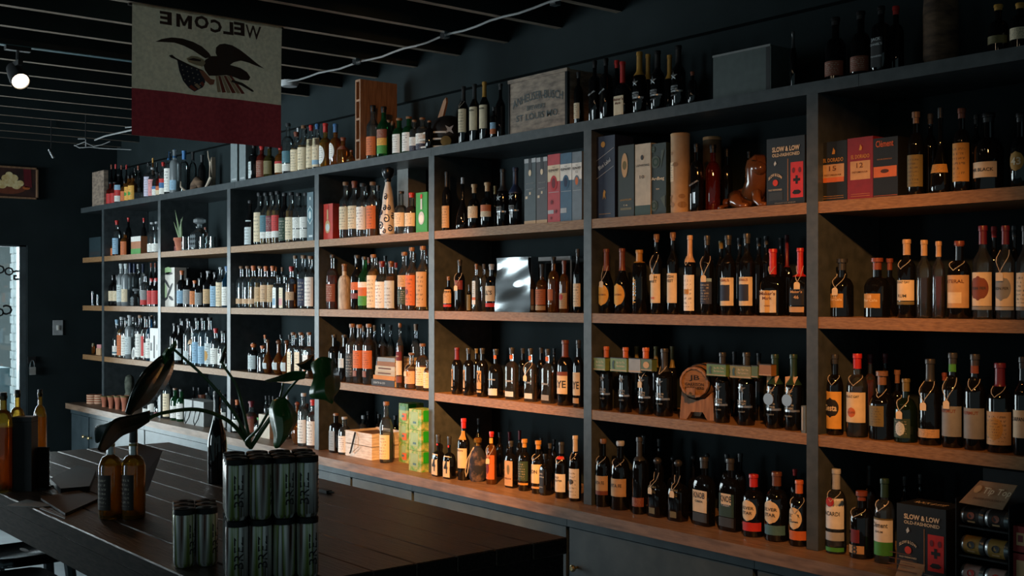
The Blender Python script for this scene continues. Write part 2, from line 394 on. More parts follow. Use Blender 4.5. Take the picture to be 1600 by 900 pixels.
# ------------------------------------------------------------------ shelving
su = thing('shelving_unit', (0, D, 0), 'long grey painted shelving with brown wood shelves covering the whole wall', 'shelving')
TX0 = -9.93
for i, xd in enumerate(XD):
    bar('upright', 'paint_grey', xd - .024, xd + .024, 0, YW - D - .004, ZK + .001, ZT - .042, su)
def shelf(x0, x1, z): bar('shelf', 'wood_shelf', x0, x1, .002, YW - D - .004, z - .04, z, su)
for z in (ZA, ZB, ZCc):
    shelf(-9.87, XD[0] - .024, z)
    for i in range(7): shelf(XD[i] + .024, XD[i + 1] - .024, z)
    shelf(XD[7] + .024, 0.4, z)
for a, b_ in ((-9.9, -7.0), (-7.0, -4.79), (-4.79, -2.3), (-2.3, .4)):
    bar('top_board', 'paint_grey', a, b_ - .0015, -.002, YW - D - .004, ZT - .042, ZT, su)
bar('countertop', 'wood_counter', -9.92, .4, 3.25, YW - .004, ZK - .045, ZK, None, label='long brown wooden counter top under the bottle shelves', category='counter')
gaps = [-9.90]
for px in (139, 226, 340, 430, 549, 645, 887, 1180):
    p, t = on_y(px, 3.29, 760); gaps.append(p.x)
gaps += [-1.6, -.6, .4]
names = ['leftmost', 'second', 'third', 'fourth', 'fifth', 'sixth', 'seventh', 'eighth', 'ninth', 'tenth', 'eleventh', 'twelfth']
for i in range(len(gaps) - 1):
    x0, x1 = gaps[i], gaps[i + 1]
    cb = thing('base_cabinet', ((x0 + x1) / 2, 3.29, 0), 'blue grey base cabinet below the counter, %s from the left' % names[i], 'cabinet', 'base cabinets under the counter')
    hw = (x1 - x0) / 2 - .001
    bar('body', 'black_metal', -hw, hw, .02, YW - 3.29 - .006, .0, ZK - .046, cb)
    bar('rail', 'paint_cab', -hw, hw, -.004, .02, ZK - .085, ZK - .046, cb)
    dd = bar('door', 'paint_cab', -hw + .010, hw - .010, 0, .019, .1, ZK - .089, cb)
    if i in (0, 1, 5, 7):
        kx = hw - .06 if i % 2 == 0 else -hw + .06
        kn = MB().lathe([(.006, 0), (.006, .02), (.014, .022), (.016, .03), (.010, .036)], 10).build('knob', 'brass', dd)
        kn.rotation_euler = (math.pi / 2, 0, 0); kn.location = (kx, 0, .62)
# ------------------------------------------------------------------ painting on the far wall
p0, t = on_x(58, XW, 263); p1, t = on_x(56, XW, 312)
pa = thing('framed_painting', (XW + .002, p0.y, p1.z), 'framed still life painting of pale dumplings in a dish', 'painting')
H = p0.z - p1.z; W = .75
for a in ((-W, 0, 0, .014), (-W, 0, H - .014, H), (-.014, 0, 0, H), (-W, -W + .014, 0, H)):
    bar('frame', 'brass' if 0 else 'wood_raw', 0, .025, a[0], a[1], a[2], a[3], pa)
bar('canvas', 'painting_bg', 0, .012, -W + .014, -.014, .014, H - .014, pa)
MB().poly([(.14 * math.cos(a), .05 * math.sin(a)) for a in [2 * math.pi * i / 24 for i in range(24)]], lambda x, y: (.0128, -.235 + x, .085 + y)).build('dish', 'paint', pa, 'rust', smooth=0)
for (yy, zz, r) in ((-.28, .11, .04), (-.22, .13, .045), (-.17, .11, .04), (-.25, .16, .036), (-.19, .165, .036), (-.32, .13, .035), (-.14, .125, .03), (-.225, .19, .03)):
    MB().poly([(r * math.cos(a), r * .85 * math.sin(a)) for a in [2 * math.pi * i / 14 for i in range(14)]], lambda x, y: (.0132 + zz * .004, yy + x, zz + y)).build('painted_dumpling', 'painting_food', pa, smooth=0)
MB().poly([(-.03, -.08), (.03, -.08), (.02, .08), (-.04, .08)], lambda x, y: (.013, -.075 + x, .175 + y)).build('painted_drape', 'paint', pa, 'maroon', smooth=0)
MB().poly([(.03 * math.cos(a), .014 * math.sin(a)) for a in [2 * math.pi * i / 14 for i in range(14)]], lambda x, y: (.013, -.09 + x, .09 + y)).build('painted_fruit', 'paint', pa, 'orange', smooth=0)
# ------------------------------------------------------------------ banner
fx = -5.0; FY0, FY1 = 1.925, 2.652; FZ1 = HJ + .0; FH = .578
ban = thing('welcome_banner', (fx, FY0, FZ1), 'cream and dark red banner with eagle and mirrored lettering hanging from a joist', 'banner')
def fold(y, z): return .007 * math.sin(y * 17 + z * 3) * (min(1, -z / .1)) + .002 * math.sin(y * 41)
def fgrid(z0, z1, n, off=0):
    W_ = FY1 - FY0
    return [[(fold(W_ * j / 40, z) + off, W_ * j / 40, z) for j in range(41)] for z in [z0 + (z1 - z0) * i / n for i in range(n + 1)]]
ZS = -.372
def cloth(name, z0, z1, mt):
    m_ = MB(); m_.grid(fgrid(z0, z1, 14, .001)); return m_.build(name, mt, ban)
cl = cloth('cream_field', -.0, ZS, 'cloth_flag'); cr = cloth('red_field', ZS, -FH, 'cloth_red')
def bf3(x, y):  # x,y in banner px of the photo crop (938 wide): map linearly to the cloth
    yy = (x - 35) / 865 * (FY1 - FY0); sl = (x - 35) / 865
    top = 18 + sl * (146 - 18); bot = 510 + sl * (598 - 510)
    z = -(y - top) / (bot - top) * (-ZS)
    return (fold(yy, z) + .0032, yy, z)
def draped(vs, fs, name, c, off):
    import bmesh
    bm = bmesh.new(); bv = [bm.verts.new((x, y, 0)) for x, y in vs]
    for f in fs:
        try: bm.faces.new([bv[i] for i in f])
        except ValueError: pass
    bmesh.ops.triangulate(bm, faces=bm.faces[:])
    for it in range(5):
        le = [e for e in bm.edges if e.calc_length() > 14]
        if not le: break
        bmesh.ops.subdivide_edges(bm, edges=le, cuts=1); bmesh.ops.triangulate(bm, faces=[f for f in bm.faces if len(f.verts) > 3])
    for v in bm.verts:
        q = bf3(v.co.x, v.co.y); v.co = (q[0] + off, q[1], q[2])
    me = bpy.data.meshes.new(name); bm.to_mesh(me); bm.free(); me.materials.append(M['ink']); return obj(name, me, cl, c)
def bpoly(pts, name, c, off=0): return draped(pts, [tuple(range(len(pts)))], name, c, off)
INK = (50, 38, 34)
cxs = [(214, 104, 'E'), (318, 120, 'M'), (417, 124, 'O'), (500, 146, 'C'), (570, 156, 'L'), (634, 160, 'E'), (722, 178, 'W')]
for (x, y, ch) in cxs:
    wd = {'M': 92, 'W': 96, 'O': 80, 'C': 66, 'L': 58, 'E': 66}[ch]
    if ch == 'M':
        mp = [(-.5, -.5), (-.5, .5), (-.24, .5), (0, -.05), (.24, .5), (.5, .5), (.5, -.5), (.26, -.5), (.26, .12), (.08, -.34), (-.08, -.34), (-.26, .12), (-.26, -.5)]
        sg = 1 if ch == 'M' else -1
        bpoly([(x - a * wd, y - sg * b * 76 - a * wd * .15) for a, b in mp], 'lettering', (70, 50, 44)); continue
    vs, fs, w_, h_ = text2d(ch, 1, .015 if ch == 'W' else .04)
    draped([(x - vx / w_ * wd, y - vy / h_ * 76 + (-vx / w_ * wd) * .15) for vx, vy in vs], fs, 'lettering', (70, 50, 44), 0)
BR = (58, 44, 36)
bpoly([(155, 243), (190, 226), (245, 216), (310, 219), (370, 235), (420, 262), (460, 300), (475, 325), (440, 332), (410, 312), (370, 285), (320, 262), (260, 246), (200, 244)], 'eagle_wing', BR)
bpoly([(512, 330), (498, 300), (500, 268), (520, 250), (548, 246), (590, 256), (640, 285), (700, 325), (745, 358), (790, 388), (740, 372), (690, 355), (640, 345), (600, 355), (570, 375), (530, 372)], 'eagle_wing', BR)
bpoly([(440, 340), (475, 318), (512, 318), (545, 345), (585, 372), (640, 388), (680, 410), (702, 440), (690, 458), (640, 456), (600, 440), (560, 428), (500, 432), (460, 432), (438, 400), (428, 365)], 'eagle_body', BR)
bpoly([(332, 335), (360, 318), (395, 320), (430, 338), (440, 360), (425, 380), (390, 372), (345, 355)], 'eagle_head', (176, 168, 138), .0006)
bpoly([(340, 340), (372, 330), (416, 340), (412, 350), (372, 346)], 'eagle_beak', INK, .0012)
bpoly([(228, 322), (246, 316), (268, 334), (300, 348), (430, 402), (428, 408), (296, 356), (262, 342), (240, 334)], 'painted_pole', INK, .0008)
bpoly([(275, 345), (330, 362), (420, 398), (432, 430), (440, 468), (425, 500), (378, 526), (345, 505), (310, 465), (288, 410)], 'painted_flag', (42, 50, 66), .0006)
bpoly([(405, 400), (432, 405), (470, 450), (495, 455), (488, 482), (468, 486), (440, 462), (420, 430)], 'painted_flag', (168, 112, 88), .0009)
for q in range(3):
    bpoly([(345 + q * 32, 492 + 6 - q * 12), (360 + q * 32, 486 - q * 10), (392 + q * 22, 512 - q * 14), (378 + q * 24, 522 - q * 12)], 'painted_stripe', (150, 70, 56) if q != 1 else (184, 168, 138), .001)
for r_ in range(4):
    for c_ in range(4):
        xx = 302 + c_ * 30 + r_ * 6; yy = 374 + r_ * 28 + c_ * 8
        bpoly([(xx + 4 * math.cos(a), yy + 4 * math.sin(a)) for a in [2 * math.pi * i / 6 for i in range(6)]], 'painted_star', (176, 176, 160), .0012)
for q in range(6):
    x0 = 498 + q * 15
    bpoly([(x0, 432), (x0 + 13, 432), (x0 + 32 + q * 12, 526 + q * 2), (x0 + 12 + q * 12, 528 + q * 2)], 'painted_stripe', (140, 66, 52) if q % 2 else (184, 168, 138), .001)
bpoly([(590, 456), (650, 474), (715, 512), (724, 522), (712, 524), (640, 488), (585, 468)], 'painted_pole', INK, .0014)
bar('batten', 'wood_dark', -.022, -.004, -.012, FY1 - FY0 + .01, -.010, -.001, ban)
# ------------------------------------------------------------------ ceiling fittings
tr = thing('light_track', (-6.09, 0, HJ), 'thin metal lighting track fixed across the ceiling joists', 'track')
bar('rail', 'steel' if 0 else 'black_metal', -.018, .018, -1.0, 2.62, -.030, -.002, tr)
bar('rail_edge', 'paint', -.020, .020, -1.0, 2.62, -.034, -.030, tr, 'teal')
def head(l, t, label):
    l = Vector(l); hd = thing('track_spotlight', l, label, 'spotlight', 'ceiling track spotlights')
    q = (Vector(t) - l).to_track_quat('Z', 'Y')
    bd = MB().lathe([(.028, -.09), (.034, -.085), (.044, -.02), (.048, .05), (.048, .060), (.042, .060), (.040, .045)], 18, cap1=False).build('housing', 'black_metal', hd)
    fc = MB().lathe([(.0395, .046), (.0395, .052)], 18).build('lens', 'lamp_glow', bd)
    bd.rotation_mode = 'QUATERNION'; bd.rotation_quaternion = q
    MB().tube([(0, 0, .03), (0, 0, HJ - .03 - l.z)], .008).build('stem', 'black_metal', hd)
    bar('yoke', 'black_metal', -.05, .05, -.012, .012, .05, .075, hd)
    bar('adapter', 'black_metal', -.02, .02, -.06, .06, HJ - l.z - .055, HJ - l.z - .034, hd)
head(HEADS[0][0], HEADS[0][1], 'lit round spotlight hanging from the track at upper left')
for q in (1, 2, 3, 4, 5): head(HEADS[q][0], HEADS[q][1], 'black track spotlight above the table, %s lamp from the left' % names[q])
tr2 = thing('light_track', (0, 1.6, HJ), 'black lighting track running above the table toward the right', 'track')
bar('rail', 'black_metal', -3.9, -.6, -.12, .12, -.030, -.002, tr2)
cab = thing('ceiling_cable', (0, 3.316, HJ), 'white cable clipped along the ceiling joists above the shelves', 'cable')
pts = []
for i in range(61):
    X = -2.2 - 6.4 * i / 60; sag = .018 * math.sin(math.pi * ((X + 5.0) / .406)) ** 2
    pts.append((X, .02 * math.sin(X * 2.1) - (.10 * max(0, -X - 7.9)), -.014 - sag * .5))
MB().tube(pts, .0055, 6).build('wire', 'cable', cab)
for k in range(2, 14, 2):
    X = -5.0 + .406 * 5 - .406 * k
    MB().box(X - .018, X + .018, -.016, .016, -.030, -.001).build('clip', 'steel', cab, smooth=0)
p, t = on_z(452, 134, HJ - .03)
sd = thing('smoke_detector', (p.x, p.y, HJ), 'small round white smoke detector on the ceiling right of the banner', 'detector')
MB().lathe([(.055, -.001), (.055, -.02), (.045, -.035), (.0, -.036)], 18, cap1=False).build('casing', 'paint', sd, 'silver')
cw = thing('loose_wires', (0, 0, 0), 'tangle of pale wires and bracket under the ceiling left of the banner', 'wires')
def wire(pl, r=.003):
    MB().tube([at(*q) for q in pl], r, 5).build('wire', 'cable', cw)
wire([(116, 228, 8.55), (132, 222, 8.5), (146, 229, 8.5), (160, 226, 8.5), (172, 221, 8.5)])
wire([(116, 227, 8.55), (124, 231, 8.5), (140, 230, 8.5), (160, 232, 8.5), (205, 234, 8.5)], .003)
wire([(122, 217, 8.5), (134, 217, 8.5), (134, 229, 8.5)], .004)
wt = at(134, 218, 8.5); MB().tube([wt, (wt.x, wt.y, HJ + .05)], .004, 5).build('hanger', 'black_metal', cw)
wt = at(80, 240, 8.8); MB().tube([wt, (wt.x, wt.y, HJ + .05)], .004, 5).build('hanger', 'black_metal', cw)
wire([(148, 219, 8.4), (163, 213, 8.3), (180, 209, 8.1), (207, 203, 7.9)], .006)
MB().tube([at(77, 233, 8.8), at(84, 247, 8.8)], .012, 6).build('bracket', 'steel', cw)
# ------------------------------------------------------------------ bottles
# shape : (shoulder start, neck start, neck radius, shoulder style, cross-section exponent, depth ratio)
SH = dict(std=(.60, .75, .37, 'r', 2, 1), wine=(.60, .77, .37, 's', 2, 1), burg=(.42, .80, .36, 's', 2, 1), tall=(.64, .78, .38, 's', 2, 1),
          squat=(.52, .68, .36, 'r', 2, 1), jug=(.50, .70, .30, 'r', 2, 1), sq=(.64, .76, .38, 'r', 5, 1), flask=(.60, .74, .30, 'r', 5, .55),
          mak=(.46, .62, .30, 'r', 5, .8), vod=(.66, .76, .42, 'r', 2, 1), cylb=(.74, .82, .42, 'r', 2, 1), garr=(.56, .72, .38, 's', 2, 1),
          slope=(.40, .72, .34, 's', 2, 1), deco=(.58, .70, .34, 'r', 6, .9))
def profile(shape):
    if shape == 'round':
        P = [(.55, 0, 2), (.80, .02, 2)] + [(.30 + .70 * math.sin(math.pi * (.16 + .84 * t)), .03 + .55 * t, 2) for t in [i / 9 for i in range(10)]]
        P = [(max(r, .3), z, n) for r, z, n in P]; return P + [(.28, .64, 2), (.28, .96, 2)], 2, 1, .28
    if shape == 'bell':
        return [(.90, 0, 2), (1, .03, 2), (1, .10, 2), (.93, .22, 2), (.74, .34, 2), (.50, .43, 2), (.32, .52, 2), (.24, .62, 2), (.22, .96, 2)], 2, 1, .22
    if shape == 'gourd':
        return [(.70, 0, 2), (.95, .03, 2), (1, .12, 2), (.92, .28, 2), (.74, .40, 2), (.66, .48, 2), (.62, .56, 2), (.50, .66, 2), (.34, .74, 2), (.30, .80, 2), (.30, .96, 2)], 2, 1, .3
    b, n0, nr, st, ne, sy = SH[shape]
    P = [(.92, 0, ne), (1, .015, ne), (1, b * .5, ne), (1, b, ne)]
    for i in range(1, 7):
        t = i / 6
        f = math.sqrt(max(0, 1 - t * t)) * .75 + (1 - t) * .25 if st == 'r' else (1 + math.cos(math.pi * t)) / 2
        r = nr + (1 - nr) * f; P.append((r, b + (n0 - b) * t, 2 if (i > 4 or ne == 2) else ne))
    P += [(nr * .96, (n0 + .96) / 2, 2), (nr * .96, .94, 2), (nr * 1.12, .945, 2), (nr * 1.12, .975, 2)]
    return P, ne, sy, nr
def rad_at(P, v):
    for a, b in zip(P, P[1:]):
        if a[1] <= v <= b[1]:
            t = (v - a[1]) / max(1e-9, b[1] - a[1]); return a[0] + (b[0] - a[0]) * t, (a[2] if v < b[1] else b[2])
    return P[-1][0], 2
def surf(P, rw, hh, sy, v, ang, off):
    r, n = rad_at(P, v); q = sup(r * rw, ang, n); l = math.hypot(*q) or 1
    s_ = sy if n > 2 else (1 if SHAPE_SY == 1 else 1)
    return (q[0] + q[0] / l * off, q[1] * s_ + q[1] / l * off, v * hh)
SHAPE_SY = 1
GL = dict(c=('g_clear', 'clear glass'), f=('g_frost', 'frosted glass'), d=('g_dark', 'dark glass'), a=('g_amber', 'amber'), y=('g_gold', 'golden'), r=('g_red', 'red'),
          g=('g_green', 'green glass'), k=('g_dgreen', 'dark green'), b=('g_blue', 'blue glass'), o=('g_olive', 'olive glass'), p=('ceramic', 'ceramic'), u=('burlap', 'burlap wrapped'))
LQ = dict(a=('l_amber', 'amber'), y=('l_gold', 'golden'), w=('l_whisky', 'dark amber'), r=('l_red', 'red'), t=('l_water', ''), g=('l_green', 'green'), b=('l_blue', 'blue'))
ITEMS = []   # everything standing on the shelves, for spacing and for the ordinals of the labels
ROWTOP = dict(T=9, A=ZT - .044, B=ZA - .042, C=ZB - .042, K=ZCc - .042)
STUFF = []
ROWZ = dict(T=ZT, A=ZA, B=ZB, C=ZCc, K=ZK)
ROWN = dict(T='top ledge', A='upper shelf', B='second shelf', C='third shelf', K='counter')
BAYN = ['open left end', 'first bay', 'second bay', 'third bay', 'fourth bay', 'fifth bay', 'sixth bay', 'last bay']
def bay_of(X):
    for i in range(7):
        if X < XD[i]: return i
    return 7
def clash(row, X, Y, r, me=None):
    worst = 0
    if row != 'T':
        for xd in XD: worst = max(worst, r + .026 - abs(X - xd))
    worst = max(worst, Y + r + .006 - YW)
    for it in ITEMS:
        if it['row'] != row: continue
        if it['kind'] == 'c': worst = max(worst, r + it['r'] + .0015 - math.hypot(X - it['X'], Y - it['Y']))
        else:
            x0, x1, y0, y1 = it['box']; dx = max(x0 - X, 0, X - x1); dy = max(y0 - Y, 0, Y - y1)
            worst = max(worst, r + .002 - math.hypot(dx, dy))
    return worst
CROP = [0, 0, 1]
def crop(x, y, s): CROP[:] = [x, y, s]
def P2(x, y): return CROP[0] + x / CROP[2], CROP[1] + y / CROP[2]
def bottle(row, line):
    global SHAPE_SY
    f = line.split(); x, y, w_ = float(f[0]), float(f[1]), float(f[2]); shape = f[3]; gl = f[4]; cap = f[5]; labs = f[6]
    opt = dict(q.split('=', 1) for q in f[7:] if '=' in q); flags = [q for q in f[7:] if '=' not in q]
    px, py = P2(x, y); wp = w_ / CROP[2]; z0 = ROWZ[row]
    s = float(opt['s']) if 's' in opt else (.0 if row == 'K' else .022)
    back = 's' in opt and s >= .1
    # in the left bays the right half of each body is hidden by its neighbour: widen from the left edge
    q0, t0 = on_y(px, D + .05); nb = bay_of(q0.x)
    if nb <= 4 and not back and 'w' not in flags:
        Dn = wp * t0 / F; k1 = on_y(px + 1, D + .05)[0].x - q0.x
        Dw = max(Dn, min(.074, max(.046, wp * k1 * .96))); wn = Dw * F / t0
        px += (wn - wp) / 2; wp = wn
    best = None
    for fr in (1, .94, .88, .82, .76, .70):
        for k in range(34 if back else (8 if fr > .8 else 16)):
            Yc = D + s + .008 * k
            p, t = on_y(px, Yc); r = fr * wp * t / F / 2
            if not back: p, t = on_y(px - (1 - fr) * wp / 2, Yc + r); r = fr * wp * t / F / 2
            if p.y + r > YW - .005: break
            c = clash(row, p.x, p.y, r)
            if best is None or c < best[0] - 1e-4: best = (c, p, t, r)
            if c <= .0015: break
        if best[0] <= .0015: break
    c, p, t, r = best
    if c > .004: r = max(.012, r - c)
    H = ZC + (CY - py) / F * t - z0
    H = max(.05, min(.46, H, ROWTOP[row] - z0 - .004))
    hh = H
    P, ne, sy, nr = profile(shape); SHAPE_SY = sy
    rw = r * (.97 if ne == 2 else .90)
    if back and wp < 16.55:
        m = MB(); m.lathe([(a * rw, z * hh, n) for a, z, n in P], 12, sy, (p.x, p.y, z0)); STUFF.append((GL[gl[0]][0], m))
        c0 = float(cap.split(':')[1]) if ':' in cap else .88
        m = MB(); Q = [(rad_at(P, v)[0] * rw * 1.06 + .0008, v * hh) for v in [c0, *[z for _, z, _ in P if c0 < z < .97], .985]]; m.lathe(Q, 10, 1, (p.x, p.y, z0)); STUFF.append((cap.split(':')[0], m))
        ITEMS.append(dict(kind='c', row=row, X=p.x, Y=p.y, r=r, px=px, obj=None, bay=bay_of(p.x))); return
    e = thing('liquor_bottle', (p.x, p.y, z0), '', 'bottle')
    if ne > 2: e.rotation_euler.z = math.radians(R.uniform(-8, 8))
    fx = -math.pi / 2 + math.radians(float(opt.get('yaw', 0)))
    seg = 20 if wp > 14 else 14
    g = gl[0]; lq = gl[1] if len(gl) > 1 else ''
    m = MB(); m.lathe([(a * rw, z * hh, n) for a, z, n in P], seg, sy)
    m.build('glass', GL[g][0], e)
    if lq:
        lv = float(opt.get('fill', R.uniform(.5, .72)))
        Q = [(a * rw * .955 - .0008, max(z * hh, .006), n) for a, z, n in P if z < lv]
        rr, n = rad_at(P, lv); Q.append((rr * rw * .955 - .0008, lv * hh, n)); Q = [(max(a, .002), z, n) for a, z, n in Q]
        MB().lathe(Q, seg, sy).build('liquid', LQ[lq][0], e)
    # cap
    if cap != '-':
        cc, *cs = cap.split(':'); c0 = float(cs[0]) if cs else (.935 if cc in ('cork', 'charcoal', 'silver') and nb <= 4 else .88)
        kind = cs[1] if len(cs) > 1 else ''
        if kind == 'ball':
            rb = max(nr * rw * 1.5, .012); zc = hh - rb
            MB().lathe([(nr * rw * .8, hh * c0 - .002)] + [(rb * math.sin(a), zc - rb * math.cos(a) * .9) for a in [math.pi * (i + 1) / 9 for i in range(8)]], 12).build('stopper', 'cap', e, cc)
        elif kind == 'T':
            rb = nr * rw * 1.35
            MB().lathe([(nr * rw * 1.0, hh * c0), (nr * rw * 1.0, hh * .93), (rb, hh * .93), (rb, hh * .995), (rb * .9, hh)], 12).build('stopper', 'cap', e, cc)
        elif kind == 'spout':
            MB().lathe([(nr * rw * 1.05, hh * .80), (nr * rw * 1.05, hh * .84), (nr * rw * .5, hh * .86), (nr * rw * .3, hh)], 8).build('pourer', 'capmetal', e, cc)
        else:
            pts = [v for v in [c0, *[z for _, z, _ in P if c0 < z < .97], .985]]
            Q = []
            for v in pts:
                rr, n = rad_at(P, v); Q.append((rr * rw * 1.06 + .0008, v * hh, n))
            Q.append((Q[-1][0] * .93, hh * 1.0, 2))
            MB().lathe(Q, 14, sy if ne > 2 and c0 < SH.get(shape, (1,))[0] else 1).build('cap', 'cap', e, cc)
    # labels
    lobs = []; lcol = []
    if labs != '-':
        for q in labs.split(';'):
            a = q.split(','); lc = a[0]; v0, v1 = float(a[1]), float(a[2]); arc = float(a[3]) if len(a) > 3 else (82 if ne == 2 else 43)
            ov = len(a) > 4 and a[4] == 'o'
            n_ = 12 if not ov else 16; nvv = 3 if not ov else 10
            gr = []
            if ov:
                vm = (v0 + v1) / 2
                for i in range(nvv + 1):
                    u = -1 + 2 * i / nvv; hw = math.sqrt(max(0.004, 1 - u * u)) * math.radians(arc)
                    gr.append([surf(P, rw, hh, sy, vm + u * (v1 - v0) / 2, fx - hw + 2 * hw * j / n_, .0009 + .0003 * len(lobs)) for j in range(n_ + 1)])
            else:
                for i in range(nvv + 1):
                    gr.append([surf(P, rw, hh, sy, v0 + (v1 - v0) * i / nvv, fx + math.radians(-arc + 2 * arc * j / n_), .0009 + .0003 * len(lobs)) for j in range(n_ + 1)])
            lo = MB().grid(gr, True).build('label' if v1 < .68 else 'neck_label', 'paper' if 't' in opt else 'label', e, lc, smooth=30); lobs.append(lo); lcol.append(lc)
    def f3(vc):
        rr, n = rad_at(P, vc); rr *= rw
        def g_(x, y):
            return surf(P, rw, hh, sy, vc + y / hh, fx + x / max(rr, .005), .0022)
        return g_
    par = lobs[0] if lobs else e
    for kx in ('t', 't2', 't3'):
        if kx in opt:
            a = opt[kx].split(','); body = a[0].replace('_', ' '); vc = float(a[1]); wd = float(a[2]); tc_ = a[3] if len(a) > 3 else 'black'
            hgt = float(a[4]) * hh if len(a) > 4 else None; rot = math.radians(float(a[5])) if len(a) > 5 else 0
            lettering(body, wd * 2 * rw, f3(vc), par, tc_, height=hgt, bold=.02, rot=rot)
    if 'star' in flags:
        v = .50; q = [(math.sin(math.pi * i / 5) * (.42 if i % 2 == 0 else .17), math.cos(math.pi * i / 5) * (.42 if i % 2 == 0 else .17)) for i in range(10)]
        g_ = f3(v); st = MB(); st.v = [g_(0, 0)] + [g_(a * rw * 1.5, b * rw * 1.5) for a, b in q]
        st.v = [(a, b - .003, c) if i == 0 else (a, b, c) for i, (a, b, c) in enumerate(st.v)]
        st.f = [(0, 1 + (i + 1) % 10, 1 + i) for i in range(10)]; st.build('star', 'capmetal', e, 'silver', smooth=0)
        for (vv, ww, txt, hgt, cc) in ((.335, 1.25, 'GARRISON', .030, 'silver'), (.295, 1.25, 'BROTHERS', .030, 'silver'), (.19, 1.0, 'TEXAS BOURBON', .02, 'grey')):
            lettering(txt, ww * rw, f3(vv), e, cc, height=hgt * hh, bold=.01)
        gr = [[surf(P, rw, hh, sy, .245 + .028 * i, fx + math.radians(-80 + 20 * j), .0012) for j in range(9)] for i in range(2)]
        MB().grid(gr, True).build('band', 'capmetal', e, 'silver')
        q0 = [(-.9, .60), (-.25, .63), (-.25, .645), (-.9, .615)]
        MB().poly([(a * rw * 1.2, (b - .6) * hh) for a, b in q0], f3(.6)).build('wax_drip', 'cap', e, 'orange', smooth=0)
    if 'tag' in flags or 'loop' in flags: tag_on(e, P, rw, hh, nr, fx + R.uniform(-.1, .25), 'tag' in flags)
    if 'medal' in flags:
        rn = rad_at(P, .70)[0] * rw
        for sgn in (-1, 1):
            a, b = (sgn * rn * 1.3, -rn * .9, hh * .70), (0, -rw * 1.06, hh * .50)
            MB().grid([[(a[0] - .012, a[1], a[2]), (a[0] + .012, a[1], a[2] + .004)], [(b[0] - .012 * 1, b[1], b[2]), (b[0] + .012, b[1], b[2])]]).build('ribbon', 'paper', e, 'tan', smooth=0)
        md = MB().lathe([(.022, -.002), (.023, 0), (.022, .002)], 18).build('medal', 'capmetal', e, 'silver')
        md.location = (0, -rw * 1.03 - .006, hh * .40); md.rotation_euler = (math.pi / 2, 0, 0)
    it = dict(kind='c', row=row, X=p.x, Y=p.y, r=r, px=px, obj=e, back=(p.y - D) > .14, bay=bay_of(p.x), gl=g, lq=lq, lab=lcol, cap=cap.split(':')[0], desc=opt.get('d'))
    ITEMS.append(it)
    return e
def tag_on(e, P, rw, hh, nr, ang, plate=True):
    vn = .74; rn = rad_at(P, vn)[0] * rw + .003; vt = .50 if plate else .62
    rb = rad_at(P, vt)[0] * rw + .004
    ca, sa = math.cos(ang), math.sin(ang)
    top = (rb * ca, rb * sa, hh * vt)
    pts = [(rn * math.cos(ang + 1.5 - .3 * i), rn * math.sin(ang + 1.5 - .3 * i), hh * (vn + .0)) for i in range(-10, 1)]
    def side(sg): 
        out = []
        for i in range(7):
            t = i / 6; v = vn + (vt - vn) * t; rr = rad_at(P, v)[0] * rw + .0035; a = ang + sg * 1.3 * (1 - t) ** 1.2
            out.append((rr * math.cos(a), rr * math.sin(a), hh * v))
        return out
    m = MB(); m.tube(side(1), .0012, 4); m.tube(side(-1), .0012, 4); m.build('string', 'string', e)
    if not plate: return
    tw, th = .011, .026
    def q(x, y, o): return (top[0] + ca * o - sa * x, top[1] + sa * o + ca * x, top[2] + y)
    mm = MB(); out = [(-tw, -th), (tw, -th), (tw, -.006), (tw * .5, 0), (-tw * .5, 0), (-tw, -.006)]
    mm.rings([[q(x, y, .0005) for x, y in out], [q(x, y, .002) for x, y in out]]); return mm.build('price_tag', 'paper', e, 'cream', smooth=0)
def bottles(row, text):
    for ln_ in text.strip().split('\n'):
        ln_ = ln_.strip()
        if ln_ and not ln_.startswith('#'): bottle(row, ln_)
# ------------------------------------------------------------------ boxes standing on the shelves
def carton(row, x0, x1, y0, name, color, label, cat='box', s=.03, dep=.08, mat_='carton', xs=None, by=None, rz=0):
    """front face x0..x1 (crop px), top at y0 (crop px); returns the thing and a mapping from crop px on the front to local 3D"""
    ax, ay = P2(x0, y0); bx, _ = P2(x1, y0); Y = D + s; z0 = ROWZ[row]
    pa_, ta = on_y(ax, Y); pb, tb = on_y(bx, Y); W_ = pb.x - pa_.x
    tm = (ta + tb) / 2; mx = P2((x0 + x1) / 2, y0)
    H_ = ZC + (CY - ay) / F * ta - z0
    e = thing(name, ((pa_.x + pb.x) / 2, Y, z0), label, cat)
    dep = min(dep, YW - Y - .008)
    body = MB().box(-W_ / 2, W_ / 2, 0, dep, 0, H_).build('body', mat_, e, color, smooth=0)
    ITEMS.append(dict(kind='b', row=row, box=(pa_.x, pb.x, Y, Y + dep), px=mx[0], obj=e, own=True, bay=bay_of(pa_.x + .02), X=e.location.x, Y=Y, r=W_ / 2))
    def f3(u, v, o=.0012): return (-W_ / 2 + u * W_, -o, v * H_)
    return e, body, f3, W_, H_, dep
def panel(parent, f3, u0, u1, v0, v1, color, name='print', mat_='carton', o=.0008):
    a, b = f3(u0, v0), f3(u1, v1)
    return MB().box(min(a[0], b[0]), max(a[0], b[0]), -o, .0, a[2], b[2]).build(name, mat_, parent, color, smooth=0)
def write(parent, f3, W_, H_, body, u, v, wd, color, hgt=None, rot=0, bold=.01, o=.0022):
    lettering(body, wd * W_, lambda x, y: (f3(u, v)[0] + x, -o, f3(u, v)[2] + y), parent, color, height=hgt * H_ if hgt else None, rot=math.radians(rot), bold=bold)
